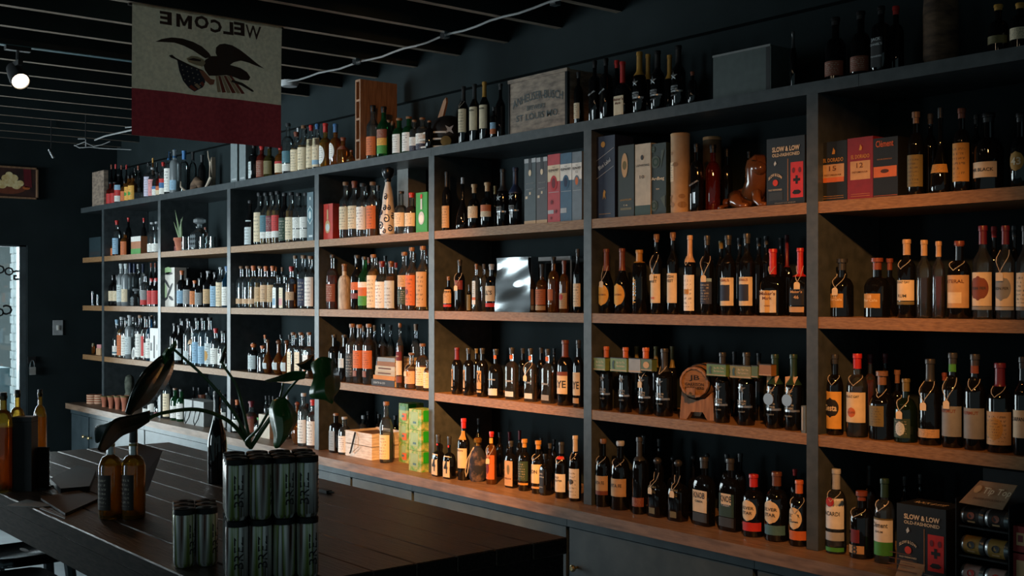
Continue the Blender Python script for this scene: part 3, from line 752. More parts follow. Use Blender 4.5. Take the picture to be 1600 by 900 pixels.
def shape2d(parent, f3, W_, H_, u, v, pts, color, name='print', o=.0016, sq=True):
    c = f3(u, v); MB().poly([(p[0] * W_, p[1] * W_) for p in pts], lambda x, y: (c[0] + x, -o, c[2] + y)).build(name, 'ink', parent, color, smooth=0)
def ellipse(a, b, n=20): return [(a * math.cos(2 * math.pi * i / n), b * math.sin(2 * math.pi * i / n)) for i in range(n)]
def block(row, x, y, w_, s, cat_name=None, by=None):
    """reserve a round footprint and return base point, radius, height for a hand-made object"""
    px, py = P2(x, y); p, t = on_y(px, D + s); r = w_ / CROP[2] * t / F / 2
    H_ = ZC + (CY - py) / F * t - ROWZ[row]
    ITEMS.append(dict(kind='c', row=row, X=p.x, Y=p.y, r=r, px=px, obj=None, own=True, bay=bay_of(p.x)))
    return Vector((p.x, p.y, ROWZ[row])), r, H_
ORD = ['1st', '2nd', '3rd'] + ['%dth' % i for i in range(4, 40)]
CN = dict(skin='tan', pale='pale', lblue='light blue', dgreen='dark green', olive='olive', lilac='lilac', kraft='brown')
def build_stuff():
    me = bpy.data.meshes.new('rear_bottles'); V = []; Fs = []; mi = []; names_ = []
    for nm, m in STUFF:
        if nm not in names_: names_.append(nm)
        b = len(V); V += m.v; Fs += [tuple(i + b for i in f) for f in m.f]; mi += [names_.index(nm)] * len(m.f)
    me.from_pydata(V, [], Fs)
    for nm in names_:
        if nm not in M: simple('cap_' + nm, srgb(nm), None, .4); me.materials.append(M['cap_' + nm])
        else: me.materials.append(M[nm])
    me.polygons.foreach_set('material_index', mi); me.polygons.foreach_set('use_smooth', [True] * len(Fs)); me.set_sharp_from_angle(angle=.7)
    o = obj('rear_bottles', me); o['kind'] = 'stuff'; o['label'] = 'dim crowd of bottles in the back rows of all the shelves'; o['category'] = 'bottles'
def finish_labels():
    build_stuff()
    from collections import defaultdict
    g = defaultdict(list)
    for it in ITEMS:
        if it.get('gl'): g[(it['row'], it['bay'], it['back'])].append(it)
    for (row, bay, back), its in g.items():
        its.sort(key=lambda q: q['px'])
        for i, it in enumerate(its):
            gw = GL[it['gl']][1] if not it['lq'] or not LQ[it['lq']][1] else LQ[it['lq']][1]
            lab = ('with %s label' % CN.get(it['lab'][0], it['lab'][0])) if it['lab'] else ('with %s top' % CN.get(it['cap'], it['cap']) if it['cap'] != '-' else 'without label')
            if it['desc']: lk = it['desc'].replace('_', ' ')
            else: lk = '%s bottle %s' % (gw, lab)
            lk = ' '.join(lk.split()[:7])
            it['obj']['label'] = '%s, %s from left, %s row, %s, %s' % (lk, ORD[i], 'back' if back else 'front', ROWN[row], BAYN[bay])
            it['obj']['group'] = 'bottles on the %s' % ROWN[row]
# ------------------------------------------------------------------ cartons and other things on the shelves
def box_bottle(e, f3, W_, H_, u, c1, c2):
    shape2d(e, f3, W_, H_, u, .36, ellipse(.26, .34), c1); shape2d(e, f3, W_, H_, u, .74, [(-.08, -.34), (.08, -.34), (.07, .2), (-.07, .2)], c1, o=.0018)
    shape2d(e, f3, W_, H_, u, .90, ellipse(.10, .12), 'red', o=.002); shape2d(e, f3, W_, H_, u, .34, ellipse(.18, .20), c2, o=.002)
# --- top ledge
crop(100, 200, 5.327)
e, b, f3, W_, H_, dp = carton('T', 235, 332, 372, 'wooden_board', 'kraft', 'weathered wooden board at the left end of the top ledge', 'board', s=.02, dep=.035, mat_='wood_old')
crop(350, 200, 4.84)
for i, (a, b_) in enumerate(((50, 100), (115, 163))):
    e, b, f3, W_, H_, dp = carton('T', a, b_, 115, 'gift_tube', (120, 130, 132), 'tall plain grey box below the banner, %s one of two' % ('left', 'right')[i], 'box', s=.02, dep=.09)
    panel(e, f3, .15, .85, .06, .10, 'silver')
crop(540, 110, 6.43)
pA, tA = on_y(P2(97, 0)[0], D + .012); H_ = ZC + (CY - P2(0, 100)[1]) / F * tA - ZT
wb, _ = on_y(P2(148, 0)[0], D + .012); BW = wb.x - pA.x
e = thing('wooden_bottle_rack', ((pA.x + wb.x) / 2, D + .012, ZT), 'tall narrow reddish wooden box with open shelves on the top ledge', 'box')
t_ = .010; BD = .24
bar('side_panel', 'wood_raw', -BW / 2, -BW / 2 + t_, 0, BD, 0, H_, e); bar('side_panel', 'wood_raw', BW / 2 - t_, BW / 2, 0, BD, 0, H_, e)
bar('back_panel', 'wood_raw', -BW / 2 + t_, BW / 2 - t_, BD - t_, BD, 0, H_, e)
for z in (0, .24, .5, .73, .975): bar('shelf', 'wood_raw', -BW / 2 + t_, BW / 2 - t_, 0, BD - t_, z * H_, z * H_ + .012, e)
ITEMS.append(dict(kind='b', row='T', box=(pA.x, wb.x, D, D + .26), px=560, obj=e, bay=4, X=pA.x, Y=D, r=.05))
# football helmet
base, r, H_ = block('T', 1015, 372, 250, .16)
hm = thing('football_helmet', base, 'black football helmet with white face guard on the top ledge', 'helmet', rz=math.radians(-38)); hm.scale = (.86, .86, .86)
rr = .105
m = MB(); rings = []
for i in range(9):
    ph = -.62 + (math.pi / 2 + .62) * i / 8
    rings.append([(rr * 1.08 * math.cos(ph) * math.cos(a), rr * 1.2 * math.cos(ph) * math.sin(a) + .01, .108 + rr * 1.05 * math.sin(ph)) for a in [2 * math.pi * j / 22 for j in range(22)]])
m.rings(rings); sh = m.build('shell', 'black_metal', hm)
def arc3(z, y0, rx, ry, a0, a1, n=14): return [(rx * math.cos(a), y0 + ry * math.sin(a), z) for a in [math.radians(a0 + (a1 - a0) * i / n) for i in range(n + 1)]]
for z, ry in ((.02, .165), (.065, .175), (.105, .15)):
    MB().tube(arc3(z, .0, .112, ry, 180, 360), .006).build('face_guard', 'paint', hm, 'white')
for sx in (-.03, .03): MB().tube([(sx, -.165, .018), (sx, -.174, .065), (sx * 1.2, -.145, .108)], .006).build('face_guard', 'paint', hm, 'white')
MB().poly([(.035 * math.sin(math.pi * i / 4) * (1 if i % 2 else .35), .035 * math.cos(math.pi * i / 4) * (1 if i % 2 else .35)) for i in range(8)], lambda x, y: (.1145, .02 + x, .12 + y)).build('emblem', 'paint', hm, 'silver', smooth=0)
_o = MB().lathe([(.03, .0), (.032, .01), (.02, .012)], 14).build('ear_pad', 'paint', hm, 'olive'); _o.location = (.108, .0, .05); _o.rotation_euler = (0, math.pi / 2, 0)
# feather fan behind it
p, t = on_y(P2(885, 0)[0], D + .27)
ft = thing('wooden_paddle', (p.x, p.y, ZT), 'dark reddish paddle leaning behind the football helmet', 'paddle')
m = MB(); m.rings([[(x, y + o, z) for x, z in ((-.01, .0), (.012, .0), (.030, .12), (.085, .22), (.115, .29), (.110, .315), (.088, .30), (.04, .22), (.012, .12))] for y, o in ((0, 0), (0, .012))]); m.build('blade', 'wood_raw', ft, smooth=0)
# old crate
crop(780, 90, 7.5)
e, b, f3, W_, H_, dp = carton('T', 118, 800, 283, 'wooden_crate', 'kraft', 'old wooden crate with faded blue stencilled lettering on the top ledge', 'crate', s=.015, dep=.22, mat_='wood_old')
bar('rim', 'wood_old', -W_ / 2 - .004, W_ / 2 + .004, -.006, .01, H_ - .012, H_ + .004, e)
bar('edge_strip', 'capmetal', -W_ / 2 - .003, -W_ / 2 + .006, -.004, .01, 0, H_ - .012, e, 'charcoal'); bar('edge_strip', 'capmetal', W_ / 2 - .012, W_ / 2 + .003, -.004, .01, 0, H_ - .012, e, 'charcoal')
lettering('ANHEUSER-BUSCH', .86 * W_, lambda x, y: (x, -.0025, .54 * H_ + y), b, (74, 80, 80), height=.15 * H_, arch=.10 * H_, bold=.01)
lettering('BREWERY', .32 * W_, lambda x, y: (x - .02 * W_, -.0025, .43 * H_ + y), b, (74, 80, 80), height=.085 * H_, bold=.01)
lettering('ST LOUIS MO.', .74 * W_, lambda x, y: (x, -.0025, .27 * H_ + y), b, (74, 80, 80), height=.12 * H_, bold=.01)
# grey tin sign panel
crop(1080, 40, 6.43)
e, b, f3, W_, H_, dp = carton('T', 220, 800, 310, 'grey_case', (78, 90, 88), 'dark grey rectangular case lying on the right part of the top ledge', 'case', s=.05, dep=.12, mat_='paint')
panel(e, f3, .92, .985, .02, .98, 'black'); bar('lip', 'paint', -W_ / 2, W_ / 2, -.004, 0, H_ - .006, H_ + .002, e, 'grey'); bar('lip', 'paint', -W_ / 2, W_ / 2, -.008, 0, .0, .006, e, 'grey')
crop(1200, 0, 4)
base, r, H_ = block('T', 1080, 0, 210, .12)
jg = thing('wicker_jug', base, 'brown wicker covered jug in the dark at the right of the top ledge', 'jug')
MB().lathe([(r * .8, 0), (r, .03), (r * 1.02, .18), (r * .95, .24), (r * .6, .30), (r * .3, .33), (r * .28, .38)], 20).build('wicker', 'bark', jg)
MB().lathe([(r * .3, .375), (r * .3, .40)], 12).build('stopper', 'cap', jg, 'cork')
# antlers and driftwood
crop(100, 200, 5.327)
p, t = on_y(P2(1085, 0)[0], D + .07)
an = thing('antler_skull', (p.x, p.y, ZT), 'small animal skull with curved antlers on the top ledge left of the banner', 'skull')
k = t / F / 5.327
def ap(x, y, o=0): return ((x - 1085) * k * 1.6, o, (478 - y) * k)
MB().tube([ap(950, 385, -.02), ap(965, 430, -.03), ap(1000, 468, -.02), ap(1045, 492), ap(1075, 470)], [.004, .007, .009, .010, .010], 8).build('antler', 'antler', an)
MB().tube([ap(1190, 470, .02), ap(1215, 380, .04), ap(1195, 250, .05), ap(1160, 205, .06), ap(1150, 150, .06)], [.012, .011, .008, .006, .003], 8).build('antler', 'antler', an)
MB().tube([ap(1045, 480, .01), ap(1070, 430, .01), ap(1105, 400, .015), ap(1130, 420, .02), ap(1140, 470, .02)], [.022, .03, .036, .03, .02], 10).build('skull', 'bark', an)
p2, t2 = on_y(P2(1220, 0)[0], D + .19)
dw = thing('driftwood_plank', (p2.x, p2.y, ZT), 'pale curved plank standing upright beside the antlers', 'plank')
k2 = t2 / F / 5.327
MB().rings([[((x) * k2, y, (470 - z) * k2) for x, z in ((-20, 470), (20, 470), (22, 300), (16, 180), (4, 200), (-22, 260))] for y in (0, .03)]).build('plank', 'antler', dw, smooth=0)
ITEMS.append(dict(kind='c', row='T', X=p.x, Y=p.y, r=.07, px=300, obj=an, bay=2)); ITEMS.append(dict(kind='c', row='T', X=p2.x, Y=p2.y, r=.03, px=330, obj=dw, bay=2))
# --- upper shelf
crop(120, 380, 6.667)
e, b, f3, W_, H_, dp = carton('A', 130, 250, -55, 'dark_tin', (40, 58, 64), 'dark blue grey tin on the open left end of the upper shelf', 'tin', s=.06, dep=.12)
panel(e, f3, .05, .9, .12, .3, 'charcoal')
e, b, f3, W_, H_, dp = carton('A', 565, 665, -65, 'copper_tin', (176, 110, 70), 'copper and white tin with green base, upper shelf of first bay', 'tin', s=.04, dep=.12)
panel(e, f3, 0, 1, .0, .32, 'green'); panel(e, f3, 0, 1, .72, 1, 'white')
crop(100, 200, 5.327)
base, r, H_ = block('A', 975, 880, 125, .075)
pot = thing('aloe_plant', base, 'small spiky aloe in a terracotta pot, upper shelf of second bay', 'plant')
MB().lathe([(r * .62, 0), (r * .9, .075), (r, .08), (r, .098), (r * .88, .098), (r * .85, .085)], 18, cap1=True).build('pot', 'terracotta', pot)
kk = depth(base) / F / 5.327
for (x, y) in ((845, 725), (898, 632), (985, 690), (1028, 712), (938, 780)):
    tx = (x - 960) * kk; tz = (880 - y) * kk + .085
    MB().tube([(tx * .12, 0, .08), (tx * .45, -.01, .08 + (tz - .08) * .5), (tx, R.uniform(-.03, .02), tz)], [.010, .009, .001], 6).build('leaf', 'aloe', pot)
def decanter(row, x, y, w_, s, label, sq=True):
    base, r, H_ = block(row, x, y, w_, s)
    d_ = thing('cut_glass_decanter', base, label, 'decanter'); n = 5 if sq else 2
    MB().lathe([(r * .85, 0, n), (r * .9, .01, n), (r * .9, H_ * .52, n), (r * .6, H_ * .62, 2), (r * .36, H_ * .68, 2), (r * .45, H_ * .74, 2)], 16).build('glass', 'g_clear', d_)
    MB().lathe([(r * .3, H_ * .70), (r * .3, H_ * .80), (r * .8, H_ * .86), (r * .8, H_ * .95), (r * .5, H_)], 8).build('stopper', 'g_frost', d_)
    for i in range(-1, 2):
        for j in range(3):
            q = .018; cx_ = i * r * .5; cz = H_ * (.12 + .15 * j)
            MB().rings([[(cx_ - q, -r * .905, cz), (cx_, -r * .905, cz - q), (cx_ + q, -r * .905, cz), (cx_, -r * .905, cz + q)], [(cx_ - .002, -r * .905 - .008, cz), (cx_, -r * .905 - .008, cz - .002), (cx_ + .002, -r * .905 - .008, cz), (cx_, -r * .905 - .008, cz + .002)]]).build('facet', 'g_frost', d_, smooth=0)
decanter('A', 1128, 750, 135, .08, 'square cut glass decanter beside the aloe, upper shelf')
crop(120, 380, 6.667)
decanter('B', 615, 470, 90, .10, 'small cut glass decanter on the second shelf of the first bay')
for i, (x, y) in enumerate(((120, 535), (165, 500), (218, 535))):
    base, r, H_ = block('B', x, y, 34, .09)
    g_ = thing('shot_glass', base, 'small shot glass on the open left end, second shelf, %s of three' % ('left', 'middle', 'right')[i], 'glass', 'shot glasses')
    MB().lathe([(r * .75, 0), (r, H_), (r * .88, H_), (r * .66, .012)], 14).build('glass', 'g_clear', g_)
crop(350, 200, 4.84)
e, b, f3, W_, H_, dp = carton('A', 628, 676, 488, 'gift_box', (70, 98, 108), 'tall teal grey box with white hexagon, upper shelf, third bay', s=.03, dep=.09)
shape2d(e, f3, W_, H_, .5, .53, [(.45 * math.sin(math.pi * i / 3), .75 * math.cos(math.pi * i / 3)) for i in range(6)], 'pale'); shape2d(e, f3, W_, H_, .5, .53, [(.38 * math.sin(math.pi * i / 3), .66 * math.cos(math.pi * i / 3)) for i in range(6)], 'teal', o=.002)
shape2d(e, f3, W_, H_, .5, .53, [(.2 * math.sin(math.pi * i / 3), .36 * math.cos(math.pi * i / 3)) for i in range(6)], 'pale', o=.0024); panel(e, f3, .3, .85, .08, .12, 'pale'); panel(e, f3, .4, .6, .84, .9, 'pale')
e, b, f3, W_, H_, dp = carton('A', 748, 822, 578, 'gift_box', (196, 52, 36), 'red box with a printed bottle, upper shelf of fourth bay', s=.03, dep=.09); box_bottle(e, f3, W_, H_, .5, 'tan', 'pale')
e, b, f3, W_, H_, dp = carton('A', 1310, 1392, 288, 'gift_box', (120, 122, 118), 'tall grey box behind bottles, upper shelf of fourth bay', s=.22, dep=.12)
e, b, f3, W_, H_, dp = carton('A', 1452, 1536, 492, 'gift_box', (40, 150, 40), 'bright green box with printed bottle, upper shelf, fourth bay', s=.03, dep=.09); box_bottle(e, f3, W_, H_, .5, 'pale', 'white')
crop(660, 200, 5.922)
spec = [(944, 1050, 290, (62, 76, 80), 'dark teal'), (1056, 1156, 278, (70, 66, 68), 'dark brown grey'), (1160, 1272, 250, (186, 44, 50), 'red'), (1276, 1382, 238, (52, 92, 120), 'blue'), (1386, 1474, 225, (104, 118, 128), 'pale blue grey')]
for i, (a, b_, y, c, nm) in enumerate(spec):
    e, b, f3, W_, H_, dp = carton('A', a, b_, y, 'whisky_box', c, 'tall %s whisky box in the row of five, upper shelf, fifth bay' % nm, s=.03, dep=.085)
    if i < 2:
        panel(e, f3, 0, .36, .935, 1, 'silver'); panel(e, f3, .64, 1, .935, 1, 'silver'); panel(e, f3, .36, .64, .82, 1, 'black'); shape2d(e, f3, W_, H_, .5, .78, ellipse(.12, .18), 'cream')
        panel(e, f3, 0, 1, 0, .055, 'tan'); write(e, f3, W_, H_, 'HIGHLAND', .5, .62, .66, 'grey', .02); panel(e, f3, .1, .28, .39, .43, 'cream'); panel(e, f3, .42, .56, .45, .49, 'cream'); write(e, f3, W_, H_, 'SINGLE MALT', .5, .53, .6, 'silver', .016)
    else:
        panel(e, f3, 0, 1, .60, .84, 'white' if i > 2 else 'cream'); shape2d(e, f3, W_, H_, .5, .575, ellipse(.28, .42, 20), c, o=.0014); shape2d(e, f3, W_, H_, .5, .575, ellipse(.15, .28), 'maroon' if i == 2 else ('navy' if i == 3 else 'orange'), o=.0018)
        write(e, f3, W_, H_, 'THE', .5, .805, .22, 'charcoal', .015); write(e, f3, W_, H_, 'GLENLIVET', .5, .765, .86, 'charcoal', .035, bold=.03); panel(e, f3, .1, .9, .735, .738, 'charcoal')
        if i == 4: write(e, f3, W_, H_, '12', .5, .71, .22, 'charcoal', .03)
        panel(e, f3, .08, .92, .44, .446, 'silver')
        if i == 2:
            for (u, v, q) in ((.36, .30, .2), (.7, .16, .17), (.3, .07, .14)):
                shape2d(e, f3, W_, H_, u, v, [((q if k_ % 2 else q * .3) * math.sin(math.pi * k_ / 7), (q if k_ % 2 else q * .3) * math.cos(math.pi * k_ / 7)) for k_ in range(14)], 'maroon')
            panel(e, f3, .02, .5, .13, .185, 'silver')
        if i == 3: panel(e, f3, .02, .55, .13, .2, 'silver')
crop(900, 180, 4.324)
e, b, f3, W_, H_, dp = carton('A', 122, 262, 152, 'whisky_box', (26, 36, 62), 'tall navy whisky box with slanted lettering, upper shelf, sixth bay', s=.03, dep=.11)
write(e, f3, W_, H_, 'Blue Label', .52, .66, .62, 'silver', .05, rot=26, bold=.015)
for v in (.775, .555): shape2d(e, f3, W_, H_, .5, v, [(-.46, -.23), (.46, .19), (.46, .205), (-.46, -.215)], 'silver')
shape2d(e, f3, W_, H_, .45, .9, ellipse(.10, .10), 'gold'); shape2d(e, f3, W_, H_, .5, .28, [(-.06, -.14), (.0, -.02), (.08, -.14), (.05, .02), (.08, .12), (.0, .2), (-.05, .08)], 'gold')
panel(e, f3, .25, .8, .055, .06, 'gold')
e, b, f3, W_, H_, dp = carton('A', 285, 392, 210, 'whisky_box', (38, 44, 34), 'olive black whisky box with cream oval, upper shelf, sixth bay', s=.03, dep=.1)
shape2d(e, f3, W_, H_, .42, .72, ellipse(.2, .55), 'tan'); shape2d(e, f3, W_, H_, .42, .72, ellipse(.13, .2), 'olive', o=.002); write(e, f3, W_, H_, 'LAGAVULIN', .5, .24, .7, 'gold', .025); write(e, f3, W_, H_, '16', .5, .165, .25, 'cream', .022); panel(e, f3, .15, .85, .10, .13, 'olive')
e, b, f3, W_, H_, dp = carton('A', 400, 504, 200, 'whisky_box', (196, 184, 160), 'cream whisky box with dark green foot, upper shelf, sixth bay', s=.03, dep=.1)
panel(e, f3, 0, 1, 0, .145, 'dgreen'); write(e, f3, W_, H_, 'LAPHROAIG', .5, .70, .84, 'charcoal', .032); write(e, f3, W_, H_, '10', .46, .54, .3, 'charcoal', .045); shape2d(e, f3, W_, H_, .46, .81, ellipse(.09, .12), 'charcoal')
e, b, f3, W_, H_, dp = carton('A', 507, 608, 196, 'whisky_box', (34, 48, 42), 'dark green whisky box with pale swirls, upper shelf, sixth bay', s=.035, dep=.1)
write(e, f3, W_, H_, 'Ardbeg', .48, .50, .86, 'cream', .06, bold=.02); write(e, f3, W_, H_, 'TEN', .46, .36, .22, 'cream', .02)
for (u, v, q) in ((.3, .74, .3), (.2, .13, .26), (.15, .92, .15)):
    shape2d(e, f3, W_, H_, u, v, ellipse(q, q), (78, 92, 84)); shape2d(e, f3, W_, H_, u + .03, v, ellipse(q * .7, q * .7), 'dgreen', o=.002); shape2d(e, f3, W_, H_, u + .03, v, ellipse(q * .4, q * .4), (78, 92, 84), o=.0024)
shape2d(e, f3, W_, H_, .75, .78, [(-.1, -.5), (.15, .4), (-.05, .4)], (78, 92, 84)); shape2d(e, f3, W_, H_, .75, .2, [(-.1, .1), (.2, -.4), (.2, .25)], (78, 92, 84))
def tube_can(row, x, y, w_, s, label, c1):
    base, r, H_ = block(row, x, y, w_, s); d_ = thing('whisky_tube', base, label, 'tube')
    MB().lathe([(r, 0), (r, H_ * .97)], 24).build('tube', 'paper', d_, c1); MB().lathe([(r * 1.01, H_ * .965), (r * 1.01, H_), (r * .95, H_ + .002)], 24).build('lid', 'paper', d_, 'tan')
    return d_, r, H_
d_, r, H_ = tube_can('A', 705, 128, 130, .075, 'tan patterned whisky tube, front of upper shelf, sixth bay', (190, 160, 124))
def cyl3(r, o=.001): return lambda u, z: ((r + o) * math.sin(u / r), -(r + o) * math.cos(u / r), z)
MB().grid([[cyl3(r)(u, z) for u in [-.8 * r + .10 * r * i for i in range(9)]] for z in (H_ * .40, H_ * .64)], True).build('label', 'label', d_, 'cream')
for i in range(9):
    u0, z0_, q = R.uniform(-.9, 1.0) * r, H_ * R.uniform(.1, .3 if i < 6 else .9), R.uniform(.006, .014)
    MB().poly(ellipse(q * 1.5, q, 10), lambda x, y: cyl3(r, .0015)(u0 + x, z0_ + y)).build('print', 'ink', d_, (150, 118, 84), smooth=0)
tube_can('A', 920, 152, 125, .26, 'dim brown whisky tube behind bottles, upper shelf, sixth bay', (96, 84, 62))
# reclining lion figure
base, r, H_ = block('A', 1190, 360, 190, .11)
li = thing('lion_figurine', base, 'glossy brown lion shaped decanter lying on the upper shelf, sixth bay', 'figurine')
kk = depth(base) / F / 4.324
def lq_(x, y): return ((x - 1180) * kk * 1.05, 0, max(.0, (606 - y) * kk))
def blob(pts, rads, name, seg=12):
    MB().tube(pts, rads, seg).build(name, 'glaze_brown', li)
m = MB()
m.tube([(-.115, .02, .035), (-.10, .02, .04), (-.06, .02, .044), (-.01, .01, .05), (.04, 0, .055)], [.012, .036, .042, .042, .036], 14)
m.tube([(.0, .0, .05), (.03, -.005, .10), (.04, -.01, .15), (.045, -.015, .18), (.05, -.02, .20)], [.045, .046, .052, .045, .018], 14)
m.tube([(.02, -.02, .155), (.06, -.035, .15), (.082, -.042, .142), (.09, -.045, .138)], [.03, .030, .022, .010], 12)
m.tube([(.045, -.03, .06), (.06, -.045, .03), (.085, -.055, .010), (.115, -.06, .010)], [.02, .016, .012, .009], 10)
m.tube([(.04, .03, .06), (.06, .03, .03), (.09, .03, .010), (.118, .03, .010)], [.02, .016, .012, .009], 10)
m.tube([(-.06, -.02, .05), (-.04, -.045, .03), (-.01, -.05, .012), (.02, -.052, .010)], [.03, .024, .013, .010], 10)
m.tube([(-.115, .02, .03), (-.135, -.01, .018), (-.12, -.045, .010)], [.008, .007, .009], 8)
m.build('body', 'glaze_brown', li, smooth=180)
for y in (-.055, -.018): MB().tube([(.055, y, .178), (.058, y, .192)], [.011, .004], 8).build('ear', 'glaze_brown', li)
_o = MB().lathe([(.016, 0), (.018, .02), (.012, .024)], 12).build('stopper', 'cap', li, 'brown'); _o.location = (-.135, .03, .035); _o.rotation_euler = (0, -math.pi / 2, 0)
def slowlow(row, x0, x1, y0, s, label, dep):
    e, b, f3, W_, H_, dp = carton(row, x0, x1, y0, 'cocktail_carton', (22, 26, 28), label, s=s, dep=dep)
    write(e, f3, W_, H_, 'SLOW & LOW', .52, .83, .72, 'cream', .075, bold=.03); write(e, f3, W_, H_, 'OLD-FASHIONED', .52, .745, .72, 'cream', .05, bold=.015)
    panel(e, f3, .64, .96, .10, .62, (206, 40, 34)); shape2d(e, f3, W_, H_, .8, .36, [(-.09, -.03), (-.03, -.03), (-.03, -.09), (.03, -.09), (.03, -.03), (.09, -.03), (.09, .03), (.03, .03), (.03, .09), (-.03, .09), (-.03, .03), (-.09, .03)], 'black')
    shape2d(e, f3, W_, H_, .8, .17, [(-.12, 0), (-.06, .06), (.06, .06), (.12, .01), (.06, -.03), (-.06, -.03)], 'black'); shape2d(e, f3, W_, H_, .72, .5, ellipse(.04, .06), 'maroon'); shape2d(e, f3, W_, H_, .88, .5, ellipse(.04, .06), 'maroon')
    lettering('SLOW & LOW', .36 * W_, lambda x, y: (f3(.24, 0)[0] + x, -.0024, .40 * H_ + y), e, 'cream', height=.045 * H_, arch=.06 * H_, bold=.02)
    shape2d(e, f3, W_, H_, .24, .34, ellipse(.07, .07), (206, 60, 40)); write(e, f3, W_, H_, 'OLD FASHIONED', .24, .235, .36, 'cream', .025); panel(e, f3, .07, .43, .08, .2, (44, 48, 48))
    panel(e, f3, .56, .575, .06, .68, 'kraft'); shape2d(e, f3, W_, H_, .24, .62, [(-.02, -.05), (.03, 0), (.0, .07), (-.04, .01)], 'pale'); write(e, f3, W_, H_, 'STRAIGHT RYE WHISKEY', .5, .035, .55, 'grey', .018)
    return e, f3, W_, H_, dp
slowlow('A', 1288, 1545, 165, .035, 'black cocktail carton with red panel, upper shelf, sixth bay', .12)
crop(1260, 160, 4.706)
for (a, b_, y, c, nm, num) in ((95, 298, 300, (24, 30, 32), 'black and orange', '15'), (302, 488, 268, (132, 32, 40), 'dark red', '12')):
    e, b, f3, W_, H_, dp = carton('A', a, b_, y, 'rum_box', c, '%s rum box with cream label, upper shelf, last bay' % nm, s=.03, dep=.10)
    panel(e, f3, .12, .90, .32, .62, 'tan'); panel(e, f3, .12, .90, .32, .40, 'orange', o=.0012) if num == '15' else None
    write(e, f3, W_, H_, 'EL DORADO', .52, .69, .72, 'gold', .065, bold=.01); write(e, f3, W_, H_, num, .5, .55, .26, 'brown', .08); shape2d(e, f3, W_, H_, .52, .82, [(-.05, -.06), (.05, -.06), (.07, .04), (.0, .14), (-.03, .02)], 'gold')
    panel(e, f3, .14, .88, .05, .056, 'gold'); panel(e, f3, .14, .88, .085, .09, 'gold')
    write(e, f3, W_, H_, 'FINEST DEMERARA RUM', .5, .44, .6, 'brown', .03)
e, b, f3, W_, H_, dp = carton('A', 491, 672, 268, 'rum_box', (22, 26, 28), 'black rum box with orange panel, upper shelf, last bay', s=.03, dep=.10)
panel(e, f3, .02, .96, .34, .52, (206, 110, 56)); write(e, f3, W_, H_, 'Clément', .48, .90, .72, (196, 90, 40), .11, bold=.01); shape2d(e, f3, W_, H_, .48, .44, ellipse(.17, .07), (70, 40, 30)); write(e, f3, W_, H_, 'RHUM AGRICOLE', .48, .64, .6, 'kraft', .022); panel(e, f3, .02, .98, .03, .036, 'orange')
# --- second shelf
crop(120, 380, 6.667)
e, b, f3, W_, H_, dp = carton('B', 898, 1018, 258, 'gift_box', (206, 200, 190), 'white box with black brush marks, second shelf of second bay', s=.035, dep=.09)
for (u, v, ax, ay, ro) in ((.5, .85, .35, .05, 0), (.35, .6, .3, .06, -.6), (.6, .42, .34, .07, .8), (.25, .2, .2, .05, .3), (.7, .22, .2, .06, -.3)):
    shape2d(e, f3, W_, H_, u, v, [(x * math.cos(ro) - y * math.sin(ro), x * math.sin(ro) + y * math.cos(ro)) for x, y in ellipse(ax, ay)], 'charcoal')
shape2d(e, f3, W_, H_, .45, .93, ellipse(.3, .12), (140, 170, 120)); shape2d(e, f3, W_, H_, .2, .38, ellipse(.15, .3), (160, 180, 140), o=.0013)
crop(660, 360, 5.922)
e, b, f3, W_, H_, dp = carton('B', 692, 1003, 256, 'steel_sheet', 'silver', 'polished steel sheet box with warped reflections, second shelf, fifth bay', 'panel', s=.02, dep=.045, mat_='steel')
MB().grid([[(-W_ / 2 + W_ * u / 24, -.008 - .006 * math.sin(u * .10 + v * .21 + .5) - .0032 * math.sin(v * .5 - u * .16 + 1), H_ * v / 24) for u in range(25)] for v in range(25)]).build('warped_face', 'mirror_steel', e, smooth=180)
crop(660, 360, 5.922)
e, b, f3, W_, H_, dp = carton('B', 1062, 1382, 250, 'acrylic_case', 'pale', 'clear acrylic display case behind bottles, second shelf, fifth bay', 'case', s=.2, dep=.13, mat_='g_pane')
for a in ((0, 1, .93, 1.0), (0, .03, 0, 1), (.97, 1, 0, 1)): panel(e, f3, *a, 'grey', 'edge', 'g_frost', o=.003)
# --- third shelf
crop(100, 470, 6.154)
for i, x in enumerate((243, 283)):
    base, r, H_ = block('C', x, 408, 36, .10)
    j = thing('spice_jar', base, 'small brown jar on the open left end, third shelf, %s one' % ('left', 'right')[i], 'jar', 'little jars')
    MB().lathe([(r * .9, 0), (r, .006), (r, H_ * .74), (r * .7, H_ * .8)], 12).build('glass', 'g_amber', j); MB().lathe([(r * .85, H_ * .78), (r * .85, H_)], 12).build('lid', 'cap', j, 'olive' if i else 'cork')
for i, (a, b_, y) in enumerate(((308, 352, 455), (318, 355, 402))):
    if i == 0: e, b, f3, W_, H_, dp = carton('C', a, b_, y, 'small_box', 'skin', 'lower small tan box stacked at the left end, third shelf', s=.05, dep=.07); hh0 = H_
    else:
        p, t = on_y(P2(336, 0)[0], D + .055); MBo = MB().box(-.03, .03, 0, .05, 0, .03).build('small_box', 'carton', None, 'pink', smooth=0, label='upper small pinkish box tilted on another box, third shelf', category='box'); MBo.location = (p.x, p.y, ZCc + hh0 + .001); MBo.rotation_euler.z = .25
e, b, f3, W_, H_, dp = carton('C', 826, 903, 262, 'gift_box', (222, 222, 218), 'white box with black slot marks, third shelf of first bay', s=.03, dep=.10)
panel(e, f3, .45, .62, .10, .78, 'black'); panel(e, f3, .08, .25, .32, .56, 'black'); panel(e, f3, .82, .93, .34, .52, 'grey')
base, r, H_ = block('C', 663, 450, 40, .03)
dd = thing('round_coaster', base, 'white oval card leaning in front of bottles, third shelf, first bay', 'card')
